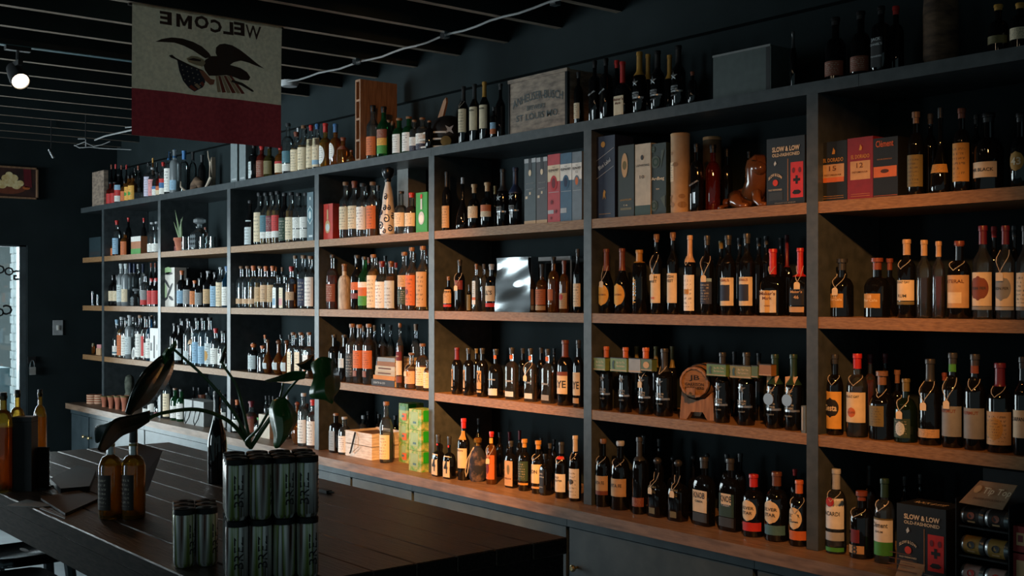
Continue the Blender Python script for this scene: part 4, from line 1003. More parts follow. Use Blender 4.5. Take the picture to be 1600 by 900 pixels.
MB().rings([[(.034 * math.cos(a), -.004 + o, .05 + .05 * math.sin(a)) for a in [2 * math.pi * i / 20 for i in range(20)]] for o in (0, .003)]).build('card', 'paper', dd, 'white', smooth=0)
MB().poly(ellipse(.022, .034), lambda x, y: (x, -.0048, .05 + y)).build('print', 'ink', dd, 'grey', smooth=0); dd.rotation_euler.y = .4
crop(350, 480, 4.84)
z = ZCc; bk = [(1115, 1288, 535, 585, (52, 54, 58), 'dark grey'), (1128, 1290, 505, 537, (206, 130, 50), 'orange'), (1142, 1292, 470, 505, (188, 170, 140), 'tan'), (1146, 1292, 432, 470, (200, 186, 160), 'cream'), (1158, 1292, 398, 432, (150, 100, 60), 'brown'), (1160, 1292, 365, 396, (150, 158, 160), 'grey')]
for i, (a, b_, y0, y1, c, nm) in enumerate(bk):
    pa_, ta = on_y(P2(a, 0)[0], D + .03); pb, tb = on_y(P2(b_, 0)[0], D + .03); th_ = (y1 - y0) / 4.84 * ta / F * .97; W_ = pb.x - pa_.x
    e = thing('book', ((pa_.x + pb.x) / 2, D + .03, z), '%s book in the flat stack of six, third shelf of fourth bay' % nm, 'book', 'stack of books')
    bar('cover', 'paper', -W_ / 2, W_ / 2, 0, .002, 0, th_, e, c); bar('cover', 'paper', -W_ / 2, W_ / 2, .002, .15, 0, .002, e, c); bar('cover', 'paper', -W_ / 2, W_ / 2, .002, .15, th_ - .002, th_, e, c)
    bar('pages', 'paper', -W_ / 2 + .002, W_ / 2 - .002, .002, .147, .002, th_ - .002, e, 'cream')
    if i == 0: lettering('DEATH & CO', .5 * W_, lambda x, y: (x - .15 * W_, -.0008, th_ / 2 + y), e, 'pale', height=th_ * .3)
    elif i in (2, 3): MB().box(-W_ * .35, W_ * .3, -.0006, 0, th_ * .35, th_ * .65).build('spine_print', 'paper', e, 'brown', smooth=0)
    z += th_ + .0005
ITEMS.append(dict(kind='b', row='C', box=(pa_.x - .04, pb.x, D + .03, D + .18), px=595, obj=e, bay=4, X=pa_.x, Y=D, r=.1))
# keg on its stand
crop(900, 520, 4.324)
p, t = on_y(P2(795, 0)[0], D + .02); kk = t / F / 4.324
kg = thing('wooden_barrel', (p.x, p.y, ZCc), 'small wooden whiskey barrel on a cradle, third shelf of sixth bay', 'barrel', rz=math.radians(18))
zk = (ZC + (CY - P2(0, 335)[1]) / F * t) - ZCc; rk = 122 * kk
st_ = 14
prof = [(rk * .84, 0), (rk * .93, .05), (rk * 1.0, .11), (rk * .93, .17), (rk * .84, .22)]
for s_ in range(st_):
    m = MB(); a0, a1 = 2 * math.pi * s_ / st_, 2 * math.pi * (s_ + .97) / st_; rg = []
    for (rr, yy) in prof: rg.append([(rr * math.cos(a0), yy, rr * math.sin(a0)), (rr * math.cos((a0 + a1) / 2) * 1.02, yy, rr * math.sin((a0 + a1) / 2) * 1.02), (rr * math.cos(a1), yy, rr * math.sin(a1)), (rr * .88 * math.cos(a1), yy, rr * .88 * math.sin(a1)), (rr * .88 * math.cos(a0), yy, rr * .88 * math.sin(a0))])
    m.rings(rg); o = m.build('stave', 'wood_raw', kg); o.location.z = zk
def ringy(r0, r1, y0, y1, name, mt, c=None):
    m = MB(); n = 28; m.rings([[(r * math.cos(2 * math.pi * j / n), y, r * math.sin(2 * math.pi * j / n)) for j in range(n)] for r, y in ((r0, y0), (r1, y0), (r1, y1), (r0, y1))], False, False); o = m.build(name, mt, kg, c); o.location.z = zk; return o
for y in (.012, .06, .16, .205):
    q = .84 + .17 * math.sin(math.pi * y / .22); ringy(rk * q * 1.0, rk * q * 1.035, y, y + .014, 'hoop', 'black_metal')
m = MB(); m.rings([[(rk * .80 * math.cos(2 * math.pi * j / 28), y, rk * .80 * math.sin(2 * math.pi * j / 28)) for j in range(28)] for y in (.008, .02)]); hd = m.build('head', 'wood_shelf', kg); hd.location.z = zk
f_ = lambda dx, dz: (lambda x, y: (x + dx, .0066, y + dz))
lettering('JB', rk * .62, f_(0, rk * .22), hd, 'black', height=rk * .34, bold=.02); lettering('GARRISON', rk * 1.12, f_(0, -rk * .12), hd, 'black', height=rk * .17, bold=.02); lettering('BROTHERS', rk * 1.12, f_(0, -rk * .32), hd, 'black', height=rk * .15, bold=.02)
for y in (.03, .16):
    m = MB(); out = [(-rk * 1.05, 0), (-rk * .62, 0), (-rk * .35, .03), (rk * .35, .03), (rk * .62, 0), (rk * 1.05, 0), (rk * .92, zk - rk * .55), (rk * .5, zk - rk * .92), (0, zk - rk * 1.03), (-rk * .5, zk - rk * .92), (-rk * .92, zk - rk * .55)]
    m.rings([[(x, yy, z_) for x, z_ in out] for yy in (y, y + .035)]); m.build('cradle', 'wood_raw', kg, smooth=0)
MB().tube([(0, -.03, zk - rk * .6), (0, .01, zk - rk * .6)], .008).build('tap', 'brass', kg); MB().box(-.018, .018, -.03, -.022, zk - rk * .6 - .004, zk - rk * .6 + .022).build('tap_handle', 'wood_raw', kg, smooth=0)
ITEMS.append(dict(kind='b', row='C', box=(p.x - rk * 1.02, p.x + rk * .98, D + .0, D + .25), px=1085, obj=kg, bay=6, X=p.x, Y=D + .1, r=rk))
BARREL = p
# --- counter
crop(100, 580, 5.327)
for i, x in enumerate((206, 262)):
    p, t = on_z(P2(x, 272)[0], P2(x, 272)[1], ZK)
    for j in range(4):
        o = thing('coaster_bundle', (p.x, p.y + .03, ZK + j * .0195), '%s reddish coaster of the %s stack at the left end of the counter' % (('lowest', 'second lowest', 'second highest', 'topmost')[j], ('left', 'right')[i]), 'coaster', 'stacked coasters')
        MB().lathe([(.043, 0), (.046, .003), (.046, .016), (.043, .019)], 16).build('disc', 'paper', o, (186, 120, 92)); MB().lathe([(.0465, .007), (.0465, .012)], 16).build('band', 'paper', o, 'cream')
    ITEMS.append(dict(kind='c', row='K', X=p.x, Y=p.y + .03, r=.045, px=140, obj=o, bay=0))
for i, (x, yb) in enumerate(((318, 298), (375, 310), (430, 318), (485, 332))):
    p, t = on_z(P2(x, yb)[0], P2(x, yb)[1], ZK); H_ = (yb - 205) / 5.327 * t / F
    po = thing('clay_cup', (p.x, p.y + .02, ZK), 'small flared terracotta cup on the counter, %s of four from the left' % ORD[i], 'cup', 'terracotta cups')
    MB().lathe([(.022, 0), (.020, .01), (.023, H_ * .5), (.033, H_ * .93), (.035, H_), (.031, H_), (.022, H_ * .55)], 16).build('cup', 'terracotta', po)
    MB().lathe([(.0335, H_ * .90), (.0358, H_ * 1.003)], 16, cap0=False, cap1=False).build('rim_glaze', 'paint', po, 'olive')
    ITEMS.append(dict(kind='c', row='K', X=p.x, Y=p.y + .02, r=.036, px=160, obj=po, bay=1))
base, r, H_ = block('K', 545, 30, 80, .16)
jr = thing('moss_bust', base, 'mossy green grey stone ornament behind the terracotta cups', 'ornament')
_o = MB().lathe([(r * 1.15, 0), (r * 1.3, .05), (r * 1.0, .10), (r * .8, H_ * .45), (r * .95, H_ * .6), (r, H_ * .78), (r * .8, H_ * .94), (r * .3, H_)], 18).build('stone', 'burlap', jr); _o.data.materials[0] = M['mossy']
crop(100, 580, 5.327)
e, b, f3, W_, H_, dp = carton('K', 1000, 1162, 232, 'gift_bag', (158, 160, 158), 'pale grey box with black rope handles on the counter, second bay', 'box', s=.0, dep=.12)
for u in (.15, .62):
    MB().tube([(f3(u, .5)[0], -.004, .10), (f3(u, .5)[0] - .01, -.014, .03), (f3(u, .5)[0] + .02, -.02, .004), (f3(u + .2, .5)[0], -.014, .05), (f3(u + .22, .5)[0], -.004, .10)], .004).build('handle', 'black_metal', e)
shape2d(e, f3, W_, H_, .45, .78, [(-.05, -.1), (.05, -.1), (.03, .12), (-.03, .12)], 'charcoal')
base, r, H_ = block('K', 1155, 195, 75, .26)
cp = thing('copper_bowl', (base.x, base.y, ZK), 'orange copper pot behind the grey box on the counter', 'pot'); MB().lathe([(r * .8, 0), (r, .03), (r * 1.05, H_), (r * .95, H_), (r * .9, .03)], 18).build('bowl', 'cap', cp, 'rust'); MB().tube([(r, 0, H_ * .8), (r + .09, -.05, H_ * .9)], .006).build('handle', 'brass', cp)
crop(350, 580, 4.84)
e, b, f3, W_, H_, dp = carton('K', 262, 345, 322, 'gift_box', (200, 186, 164), 'cream box behind the plant stems on the counter, third bay', s=.03, dep=.09)
e = thing('wooden_crate', (0, 0, 0), 'pale wooden crate with black handle on the counter, fourth bay', 'crate')
pa_, ta = on_z(*P2(918, 640), ZK); pb, tb = on_z(*P2(1118, 672), ZK); Yf = (pa_.y + pb.y) / 2; pa_, ta = on_y(P2(918, 0)[0], Yf); pb, tb = on_y(P2(1118, 0)[0], Yf)
W_ = pb.x - pa_.x; H_ = (ZC + (CY - P2(0, 440)[1]) / F * ta) - ZK; e.location = ((pa_.x + pb.x) / 2, Yf, ZK)
for k_ in range(2): bar('front_board', 'wood_pale', -W_ / 2, W_ / 2, 0, .012, k_ * H_ / 2 + .001, (k_ + 1) * H_ / 2 - .003, e)
for sx in (-1, 1):
    for k_ in range(2): bar('side_board', 'wood_pale' if sx < 0 else 'wood_pale', *sorted((sx * W_ / 2, sx * (W_ / 2 - .012))), .0125, .20, k_ * H_ / 2 + .001, (k_ + 1) * H_ / 2 - .003, e)
bar('back_board', 'wood_pale', -W_ / 2, W_ / 2, .2005, .212, 0, H_, e); bar('bottom', 'wood_pale', -W_ / 2 + .012, W_ / 2 - .012, .013, .2, 0, .01, e); bar('filling', 'bark', -W_ / 2 + .014, W_ / 2 - .014, .014, .198, .012, H_ * .9, e)
MB().tube([(-.02, -.008, H_ * .97), (-.05, -.02, H_ * .2), (-.04, -.03, H_ * .18)], .005).build('handle', 'black_metal', e); MB().tube([(-.02, -.004, H_ * .97), (.02, -.012, H_ * .8), (.03, -.02, H_ * .45), (-.03, -.02, H_ * .22)], .0025).build('cord', 'string', e)
ITEMS.append(dict(kind='b', row='K', box=(pa_.x, pb.x, Yf, Yf + .215), px=560, obj=e, bay=4, X=pa_.x, Y=Yf, r=.1))
# two columns of green cartons
for ci, (a, b_, y0, yb, nm) in enumerate(((1398, 1492, 280, 765, 'front'), (1322, 1392, 238, 735, 'left'))):
    pp, t = on_z(*P2(a, yb - 20), ZK); Y = D - .03 if ci == 0 else D + .10
    pa_, ta = on_y(P2(a, 0)[0], Y); pb, tb = on_y(P2(b_, 0)[0], Y); W_ = pb.x - pa_.x; Ht = (ZC + (CY - P2(0, y0)[1]) / F * ta) - ZK
    for k_ in range(3):
        h_ = Ht / 3; e = thing('green_carton', ((pa_.x + pb.x) / 2, Y, ZK + k_ * h_), 'small green printed carton, %s column, %s of three, counter, fourth bay' % (nm, ('lowest', 'middle', 'topmost')[k_]), 'carton', 'green cartons')
        dp = .10; bd = bar('body', 'print_green', -W_ / 2, W_ / 2, 0, dp, .0005, h_ - .001, e)
        bar('print', 'carton', -W_ * .36, W_ * .25, -.0012, 0, h_ * .22, h_ * .86, e, (142, 178, 128)); bar('print', 'carton', -W_ * .15, W_ * .1, -.002, -.0012, h_ * .3, h_ * .4, e, 'teal')
        bar('side_print', 'carton', W_ / 2, W_ / 2 + .001, .012, .05, h_ * .42, h_ * .95, e, (30, 170, 40)); bar('side_print', 'carton', W_ / 2, W_ / 2 + .001, .055, .095, h_ * .1, h_ * .9, e, (176, 160, 84))
        if ci: bar('print', 'carton', -W_ * .1, W_ * .36, -.0016, -.0012, h_ * .15, h_ * .5, e, 'orange')
    ITEMS.append(dict(kind='b', row='K', box=(pa_.x, pb.x, Y, Y + .105), px=640, obj=e, bay=4, X=pa_.x, Y=Y, r=.05))
# right end of the counter
crop(1240, 700, 4.444)
e, f3, W_, H_, dp = slowlow('K', 716, 1058, 380, -.045, 'black cocktail carton with red panel standing on the counter', .13)
lettering('ROCK & RYE', W_ * .62, lambda x, y: (x, .06 + y, H_ + .0015), e, 'cream', height=.035)
# kraft price card
p, t = on_z(*P2(790, 905), ZK)
cd = thing('kraft_card', (p.x, p.y, ZK), 'brown kraft price card leaning in front of the cocktail carton', 'card'); kk = t / F / 4.444
MB().rings([[(x * kk, y, z * kk) for x, y, z in ((-95, 0, 0), (95, 0, 0), (95, .03, 100), (-95, .03, 100))], [(x * kk, y + .001, z * kk) for x, y, z in ((-95, 0, 0), (95, 0, 0), (95, .03, 100), (-95, .03, 100))]]).build('card', 'kraft', cd, smooth=0)
for q in range(4): _o = bar('print', 'ink', -.075 * 1, .03 - .01 * q, -.0012, .0, 0, .0025, cd, 'brown'); _o.location = (0, .006 + q * .005, .018 + q * .0165)
# canned cocktail display rack
Yd = D - .06
pa_, ta = on_y(P2(1138, 0)[0], Yd); pb, tb = on_y(P2(1482, 0)[0], Yd); W_ = pb.x - pa_.x
dr_ = thing('can_display_rack', ((pa_.x + pb.x) / 2, Yd, ZK), 'black display rack with a brown header sign at the right end of the counter', 'rack')
H_ = (ZC + (CY - P2(0, 395)[1]) / F * ta) - ZK
for sx in (-1, 1): bar('side', 'black_metal', *sorted((sx * (W_ / 2 + .004), sx * (W_ / 2 + .007))), 0, .16, 0, H_ + .02, dr_)
bar('back', 'black_metal', -W_ / 2, W_ / 2, .15, .16, 0, H_ + .1, dr_)
zs = []
for (y0, y1) in ((405, 530), (605, 735), (805, 925)):
    zs.append(((ZC + (CY - P2(0, y1)[1]) / F * ta) - ZK, (ZC + (CY - P2(0, y0)[1]) / F * ta) - ZK))
for (z0_, z1_) in zs: bar('tier', 'black_metal', -W_ / 2, W_ / 2, .004, .15, z0_ - .006, z0_ - .001, dr_)
hz0 = H_ + .012; hz1 = hz0 + 150 / 4.444 * ta / F
hs = MB(); sx0, sx1 = -W_ * .40, W_ * .60
hs.rings([[(sx0, -.02, hz0), (sx1 - .02, -.02, hz0 - .004), (sx1, .03, hz1), (sx0 + .04, .03, hz1)], [(sx0, -.016, hz0), (sx1 - .02, -.016, hz0 - .004), (sx1, .034, hz1), (sx0 + .04, .034, hz1)]])
hs = hs.build('header_sign', 'kraft', dr_, smooth=0)
def hf(x, y): t_ = (y) / (hz1 - hz0); return (x + .02 * t_, -.0225 + .05 * (t_ + .0), hz0 + y)
lettering('Tip Top', W_ * .56, lambda x, y: hf(x + W_ * .20, y + (hz1 - hz0) * .60), hs, 'cream', height=(hz1 - hz0) * .34, bold=.015)
lettering('PROPER COCKTAILS', W_ * .55, lambda x, y: hf(x + W_ * .10, y + (hz1 - hz0) * .28), hs, 'brown', height=(hz1 - hz0) * .09)
MB().poly(ellipse(.011, .011), lambda x, y: hf(x - W_ * .20, y + (hz1 - hz0) * .66)).build('emblem', 'ink', hs, 'tan', smooth=0)
rowc = [((150, 110, 60), 'brown', 'upper'), ((176, 136, 66), 'gold', 'middle'), ((186, 150, 140), 'pinkish', 'lower')]
for ri, (z0_, z1_) in enumerate(zs):
    for ci in range(2):
        rc = (z1_ - z0_) / 2; xc = -W_ / 4 + ci * W_ / 2; Lc = W_ / 2 * .94
        cn = thing('cocktail_can', (dr_.location.x + xc, Yd + rc + .006, ZK + z0_ + rc), 'small %s can lying on its side, %s of the %s pair in the rack' % (rowc[ri][1], ('left', 'right')[ci], rowc[ri][2]), 'can', 'cans in the display rack')
        m = MB(); m.lathe([(rc * .82, -Lc / 2), (rc * .86, -Lc / 2 + .001), (rc, -Lc / 2 + .008), (rc, Lc / 2 - .008), (rc * .86, Lc / 2)], 20); o = m.build('shell', 'capmetal', cn, 'silver'); o.rotation_euler.y = math.pi / 2
        m = MB(); m.lathe([(rc * 1.005, -Lc / 2 + .012), (rc * 1.005, Lc / 2 - .012)], 20, cap0=False, cap1=False); o = m.build('sleeve', 'paint', cn, rowc[ri][0] if ri else (40, 36, 34)); o.rotation_euler.y = math.pi / 2
        cf = lambda x, y: (x, -(rc * 1.005 + .001) * math.cos(y / rc), (rc * 1.005 + .001) * math.sin(y / rc))
        MB().poly(ellipse(.012, .011), lambda x, y: cf(x, y + .004)).build('emblem', 'ink', cn, 'charcoal' if ri == 1 else ('rust' if ri == 0 else 'red'), smooth=0)
        MB().poly([(-.012, -.003), (.012, -.003), (.012, .003), (-.012, .003)], lambda x, y: cf(x, y - rc * .55)).build('print', 'ink', cn, 'tan' if ri != 2 else 'charcoal', smooth=0)
ITEMS.append(dict(kind='b', row='K', box=(pa_.x - .01, pb.x + .01, Yd, Yd + .165), px=1540, obj=dr_, bay=7, X=pa_.x, Y=Yd, r=.1))
for k_ in range(2):
    pa_, ta = on_y(P2(1525, 0)[0], D - .05); y0, y1 = ((725, 900), (535, 715))[k_]
    za = (ZC + (CY - P2(0, y1)[1]) / F * ta) - ZK; zb = (ZC + (CY - P2(0, y0)[1]) / F * ta) - ZK
    if k_ == 0: za = 0
    e = thing('red_carton', (pa_.x + .06, D - .05, ZK + za), '%s red carton at the far right end of the counter' % ('lower', 'upper')[k_], 'carton', 'red cartons')
    bar('body', 'carton', -.06, .06, 0, .1, 0, zb - za - .001, e, (150, 40, 36)); bar('print', 'carton', -.05, -.02, -.001, 0, .02, zb - za - .02, e, 'tan'); bar('print', 'carton', -.045, -.03, -.0016, -.001, .03, .05, e, 'maroon')
    if k_ == 0: ITEMS.append(dict(kind='b', row='K', box=(pa_.x, pa_.x + .12, D - .05, D + .06), px=1590, obj=e, bay=7, X=pa_.x, Y=D, r=.06)); zlow = zb
e, b, f3, W_, H_, dp = None, None, None, 0, 0, 0
crop(900, 520, 4.324)
e, b, f3, W_, H_, dp = carton('C', 1522, 1550, 492, 'small_sign', (96, 110, 116), 'small grey card stand at the right end of the third shelf, sixth bay', 'sign', s=.004, dep=.02)
panel(e, f3, .1, .4, .1, .95, 'silver')
crop(94, 312, 3.1024)
for i, (x, s_) in enumerate(((604, .03), (630, .12), (688, .03), (712, .12), (738, .04))):
    base, r, H_ = block('A', x, 180, 30, s_)
    g_ = thing('tumbler', base, 'small clear tumbler beside the decanter, %s of five from the left' % ORD[i], 'glass', 'tumblers by the decanter')
    MB().lathe([(r * .9, 0), (r, .01), (r * 1.04, H_), (r * .94, H_), (r * .88, .014)], 14).build('glass', 'g_clear', g_)
    MB().lathe([(r * .86, .002), (r * .86, .012)], 14).build('thick_base', 'g_frost', g_)
# --------------------------------------------------------------- TOP LEDGE
crop(100, 200, 5.327)
bottles('T', '''
368 452 32 wine r charcoal red,.04,.48
402 450 32 wine r charcoal red,.04,.48
446 385 52 std d charcoal white,.05,.25;red,.25,.45;lblue,.45,.62
487 440 34 std a black orange,.05,.5
520 395 36 wine a black yellow,.04,.55;green,.2,.35,40,o
556 390 44 wine a black yellow,.04,.58;green,.2,.35,40,o
395 300 34 wine d rust - s=.2
430 298 36 wine d red - s=.2
478 305 36 wine d rust - s=.2
520 303 36 wine d red - s=.2
590 330 40 std c black - s=.22
618 310 42 std c rust - s=.22
612 500 56 squat c - -
650 500 40 squat c - -
682 300 34 std c charcoal lilac,.05,.62
716 330 30 std ct silver pink,.05,.6
750 368 34 std c charcoal white,.05,.3;blue,.3,.42
780 375 32 std r black cream,.05,.25;orange,.25,.42
810 285 36 std c red white,.04,.22;blue,.22,.38;red,.38,.5
740 245 34 tall a gold - s=.2
700 285 34 tall d black - s=.2
775 285 34 std d black - s=.22
866 195 66 std ct blue:.8:spout white,.06,.60
920 175 82 vod f blue:.8:spout lblue,.08,.30
1000 185 78 vod c blue:.8:spout orange,.2,.4,40 s=.2
1072 195 66 std ct charcoal:.8:spout orange,.2,.4,40 s=.2
1148 220 66 std d charcoal:.8:spout rust,.2,.4 s=.22
''')
crop(350, 200, 4.84)
bottles('T', '''
208 120 48 wine d black pale,.05,.7,30
250 125 44 wine g black - s=.16
268 138 50 std r red rust,.05,.55
345 128 92 squat og black olive,.1,.5
410 140 54 std ay red cream,.1,.4;red,.4,.48
470 -35 62 std ct charcoal white,.06,.2;teal,.22,.45
525 30 46 wine cy rust cream,.04,.56
582 -18 52 wine cy cork cream,.04,.52
641 -20 40 tall cy red cream,.05,.68
687 -30 42 tall ct blue cream,.05,.68;lblue,.1,.2
752 -35 66 squat yy red:.8 white,.08,.5,50,o
830 -30 70 squat ay blue:.8 white,.15,.55,45,o
880 72 56 squat a rust rust,.55,.7
945 168 44 round a rust -
560 -5 46 std c silver - s=.2
620 0 46 std c black - s=.2
''')
crop(540, 110, 6.43)
bottles('T', '''
256 352 100 wine ct black orange,.08,.42
366 365 104 wine g black green,.08,.24;yellow,.24,.38;rust,.38,.55
428 500 92 std gg cork white,.06,.56,60;green,.2,.5,20
515 482 92 std gg cork white,.06,.56,60
608 465 84 std gg cork white,.06,.56,60
674 498 70 std ct cork navy,.04,.2;white,.2,.46
762 476 116 std ct cork navy,.04,.22;white,.22,.52
822 505 50 std d cork -
470 505 70 std g cork - s=.2
''')
crop(400, 0, 4)
bottles('T', '''
1297 540 66 wine d charcoal:.74 cream,.20,.60 loop
1366 526 66 wine d charcoal:.74 cream,.20,.60 t=UNION,.54,.8
1428 512 66 wine d gold:.74 cream,.20,.60 t=UNION,.54,.8
1487 668 48 std d charcoal lblue,.3,.5;orange,.14,.3
1528 518 62 wine d charcoal - s=.16
''')
crop(800, 0, 4)
bottles('T', '''
415 450 58 std d charcoal cream,.10,.40,60
517 380 72 sq d black - d=square_black_bottle_with_slanted_pale_stripe t=RED_LABEL,.46,.8,silver,.025,28
587 366 76 sq d black - d=square_black_bottle_with_slanted_stripe t=BLACK_LABEL,.46,.8,silver,.025,28
692 386 112 mak dw red:.62 cream,.04,.38,44 t=Maker's,.32,.75,brown t2=Mark,.25,.45,brown
797 325 88 garr d gold:.62 - star
910 318 92 garr d black:.62 - star
1040 285 92 garr d black:.62 - star
655 378 70 std d red - s=.2
850 340 70 garr d gold:.62 - s=.22
985 345 70 garr d gold:.62 - s=.22
1128 448 60 std d rust -
''')
crop(1080, 40, 6.43)
bottles('T', '''
1025 60 70 wine d charcoal:.7 - d=tall_dusty_dark_bottle
''')
crop(1200, 0, 4)
bottles('T', '''
422 110 132 squat d black rust,.07,.30,80
580 72 130 squat d black rust,.07,.30,80
708 40 112 sq d black black,.08,.52,43 t=JACK,.49,.6,silver t2=DANIEL'S,.42,.75,silver t3=TENNESSEE,.24,.7,silver
800 40 100 std d red - s=.16
1440 30 125 squat d gold olive,.18,.34
1575 20 120 std d gold cream,.2,.45
''')
# --------------------------------------------------------------- UPPER SHELF
crop(100, 200, 5.327)
bottles('A', '''
425 770 44 std c red lblue,.05,.5
466 770 42 std d red white,.05,.4 s=.16
537 742 52 std d red - s=.16
665 745 44 std d red - s=.2
715 785 42 std ct silver white,.04,.3
752 780 40 std ct silver white,.04,.3
860 770 40 std d charcoal pale,.05,.45,60
''')
crop(120, 380, 6.667)
bottles('A', '''
322 -60 58 round a brown orange,.1,.45,50,o
375 -30 46 std a black orange,.05,.5
426 -110 50 std aa black orange,.02,.55
482 -120 52 std aa black orange,.02,.58
815 -60 38 std ct charcoal white,.02,.3
1340 -170 70 jug c rust - s=.1
1040 -60 50 std r charcoal maroon,.05,.4
''')
crop(350, 200, 4.84)
bottles('A', '''
182 548 54 burg d charcoal pale,.03,.56,70
245 490 42 wine ct charcoal cream,.06,.62
295 490 46 wine cy charcoal white,.12,.24;teal,.24,.56
340 485 46 wine cy charcoal white,.12,.24;maroon,.24,.54
386 478 52 wine cy charcoal white,.12,.24;red,.24,.54
438 490 50 wine d charcoal dgreen,.05,.5
490 485 54 wine cy charcoal cream,.06,.5
546 492 56 std ct charcoal white,.08,.26;white,.28,.5
600 490 56 std ct charcoal white,.08,.26;white,.28,.5
262 500 42 wine c charcoal - s=.2
320 498 42 wine c charcoal - s=.2
362 496 42 wine cy charcoal - s=.2
412 494 44 wine cy charcoal - s=.2
464 498 44 wine cy charcoal - s=.2
520 498 46 wine c charcoal - s=.2
576 500 46 wine c charcoal - s=.2
''')
bottles('A', '''
902 408 62 tall ct cork cream,.16,.56
968 402 62 tall ct rust cream,.16,.56
1035 418 70 tall ct charcoal white,.14,.56
1115 408 82 tall ca cork orange,.14,.56
1325 478 78 squat ct charcoal cream,.18,.5
1408 490 84 squat cw red cream,.18,.5
1165 430 66 std ca charcoal - s=.18
1075 430 60 std c charcoal - s=.2
935 425 60 std c charcoal - s=.2
1240 295 135 gourd p charcoal:.78 - d=white_ceramic_bottle_with_blue_swirls_and_dark_top
''')
CLASE = ITEMS[-1]['obj']
crop(660, 200, 5.922)
bottles('A', '''
225 405 92 wine d charcoal:.74 tan,.05,.42
372 458 130 bell d silver -
480 520 120 squat d tan:.8:T cream,.24,.50
602 503 128 squat d tan:.8:T cream,.24,.36;orange,.36,.50
745 380 116 garr d charcoal:.62 - star
862 365 122 garr d navy:.55 - star
672 530 70 squat d olive:.8:T - s=.2
''')
crop(900, 180, 4.324)
bottles('A', '''
816 195 86 sq d black - d=square_dark_bottle_with_slanted_white_line t=BLACK_LABEL,.42,.9,silver,.024,28
925 200 104 std r black - s=.1
1020 230 80 std d black - s=.16
1170 240 70 std d black - s=.28
''')
crop(1260, 160, 4.706)
bottles('A', '''
806 70 122 std d cork:.86:T olive,.10,.48
912 85 90 std d cork - s=.2
985 40 150 bell d charcoal gold,.24,.34
1142 45 128 std d rust gold,.12,.58
1340 80 215 squat d black cream,.16,.36,60 t=MR_BLACK,.26,.8,charcoal
1575 80 150 squat d black gold,.22,.48,45,o t=43,.35,.5,cream fill=.4
1250 90 90 std d black - s=.2
''')
# --------------------------------------------------------------- SECOND SHELF
crop(120, 380, 6.667)
bottles('B', '''
352 330 42 wine d black cream,.16,.48
396 330 42 wine d black cream,.16,.48
448 213 64 vod f pale pale,.1,.5
494 213 56 vod f pale cream,.1,.4
550 208 76 vod f navy:.78 lblue,.2,.45
600 208 70 vod f navy:.78 - s=.14
692 320 60 std ct charcoal red,.05,.2;grey,.2,.5
755 365 46 wine d red red,.08,.56
803 362 46 wine d red red,.08,.56
372 220 44 wine d black - s=.2
414 220 44 wine d black - s=.2
690 210 64 vod f navy:.78 - s=.2
640 212 60 vod c silver - s=.22
775 200 46 wine d rust - s=.2
818 200 44 wine d rust - s=.2
1075 285 66 std d orange lblue,.1,.45
1136 362 58 std d charcoal grey,.1,.6
1205 388 56 std d orange amber,.1,.6
1266 365 72 std d charcoal grey,.08,.5
1350 290 70 wine d silver tan,.1,.5
1414 300 50 tall d charcoal lblue,.03,.6
1472 250 46 tall ct silver cream,.03,.62
1535 240 50 tall b blue white,.05,.5
1165 250 56 std d charcoal - s=.2
1300 300 56 std d charcoal - s=.2
1100 280 50 std d rust - s=.2
''')
crop(350, 370, 4.84)
bottles('B', '''
117 222 54 std ct cork skin,.10,.22
162 222 50 std ct cork skin,.10,.22
206 218 50 std cy orange skin,.10,.22
255 222 50 std cy cork tan,.15,.5
300 222 52 std ca orange skin,.15,.55
352 220 52 std ca orange tan,.15,.55
394 290 50 sq ct charcoal white,.02,.62,44;lblue,.1,.3,36
444 290 50 sq ct charcoal cream,.02,.62,44;pink,.1,.3,36
490 225 48 std ca red skin,.2,.4
530 142 52 tall ct cork navy,.06,.56
582 140 52 tall ct cork navy,.06,.56
636 145 54 tall ct cork white,.05,.6
392 222 46 std ca orange - s=.2
440 225 46 std ca cork - s=.2
232 224 46 std cy cork - s=.2
328 226 46 std ca cork - s=.2
650 165 50 tall c charcoal - s=.2
''')
bottles('B', '''
812 135 80 std cr charcoal rust,.14,.46
904 205 84 std u cork:.84 - d=bottle_wrapped_in_pale_cloth
985 138 56 wine d charcoal orange,.36,.5;maroon,.2,.3
1045 150 64 wine g charcoal green,.08,.26;orange,.26,.42;white,.42,.52
1114 133 70 tall cy cork cream,.04,.62
1180 185 74 std ct maroon white,.04,.58
1252 185 80 std ca brown pale,.04,.6
1350 115 76 wine ca cork tan,.40,.6;dgreen,.10,.36
1412 80 82 wine ca cork orange,.08,.56;maroon,.25,.34,20,o
1492 70 82 wine cy cork tan,.06,.6
1095 150 60 std d rust - s=.2
1220 138 60 std c charcoal - s=.2
1160 150 60 std c charcoal - s=.2
1440 118 60 std ca cork - s=.2
1528 84 46 wine ca rust tan,.06,.5 s=.16
1300 190 56 std ca maroon - s=.2
''')
crop(660, 360, 5.922)
bottles('B', '''
242 425 100 jug dw cork tan,.22,.62;red,.12,.19
346 272 100 std d charcoal maroon,.42,.60 tag
434 500 46 std d charcoal olive,.04,.62
500 310 72 sq c cork pale,.30,.64,44;orange,.24,.30,44;white,.15,.24,44
640 312 116 std dw silver cream,.22,.54;red,.10,.18 t=ELL'S,.40,.95,charcoal
1106 312 120 squat aa charcoal:.72:T orange,.16,.48;tan,.05,.14
1214 245 112 std aa black orange,.22,.42,40 t=TRACE,.16,.5,white
1312 280 92 std a rust:.7:T tan,.08,.38;red,.24,.36,30,o
1438 172 84 wine d charcoal cream,.10,.46
160 480 44 std d charcoal - s=.2
570 305 80 std c charcoal - s=.16
1365 300 70 std b charcoal - s=.2
''')
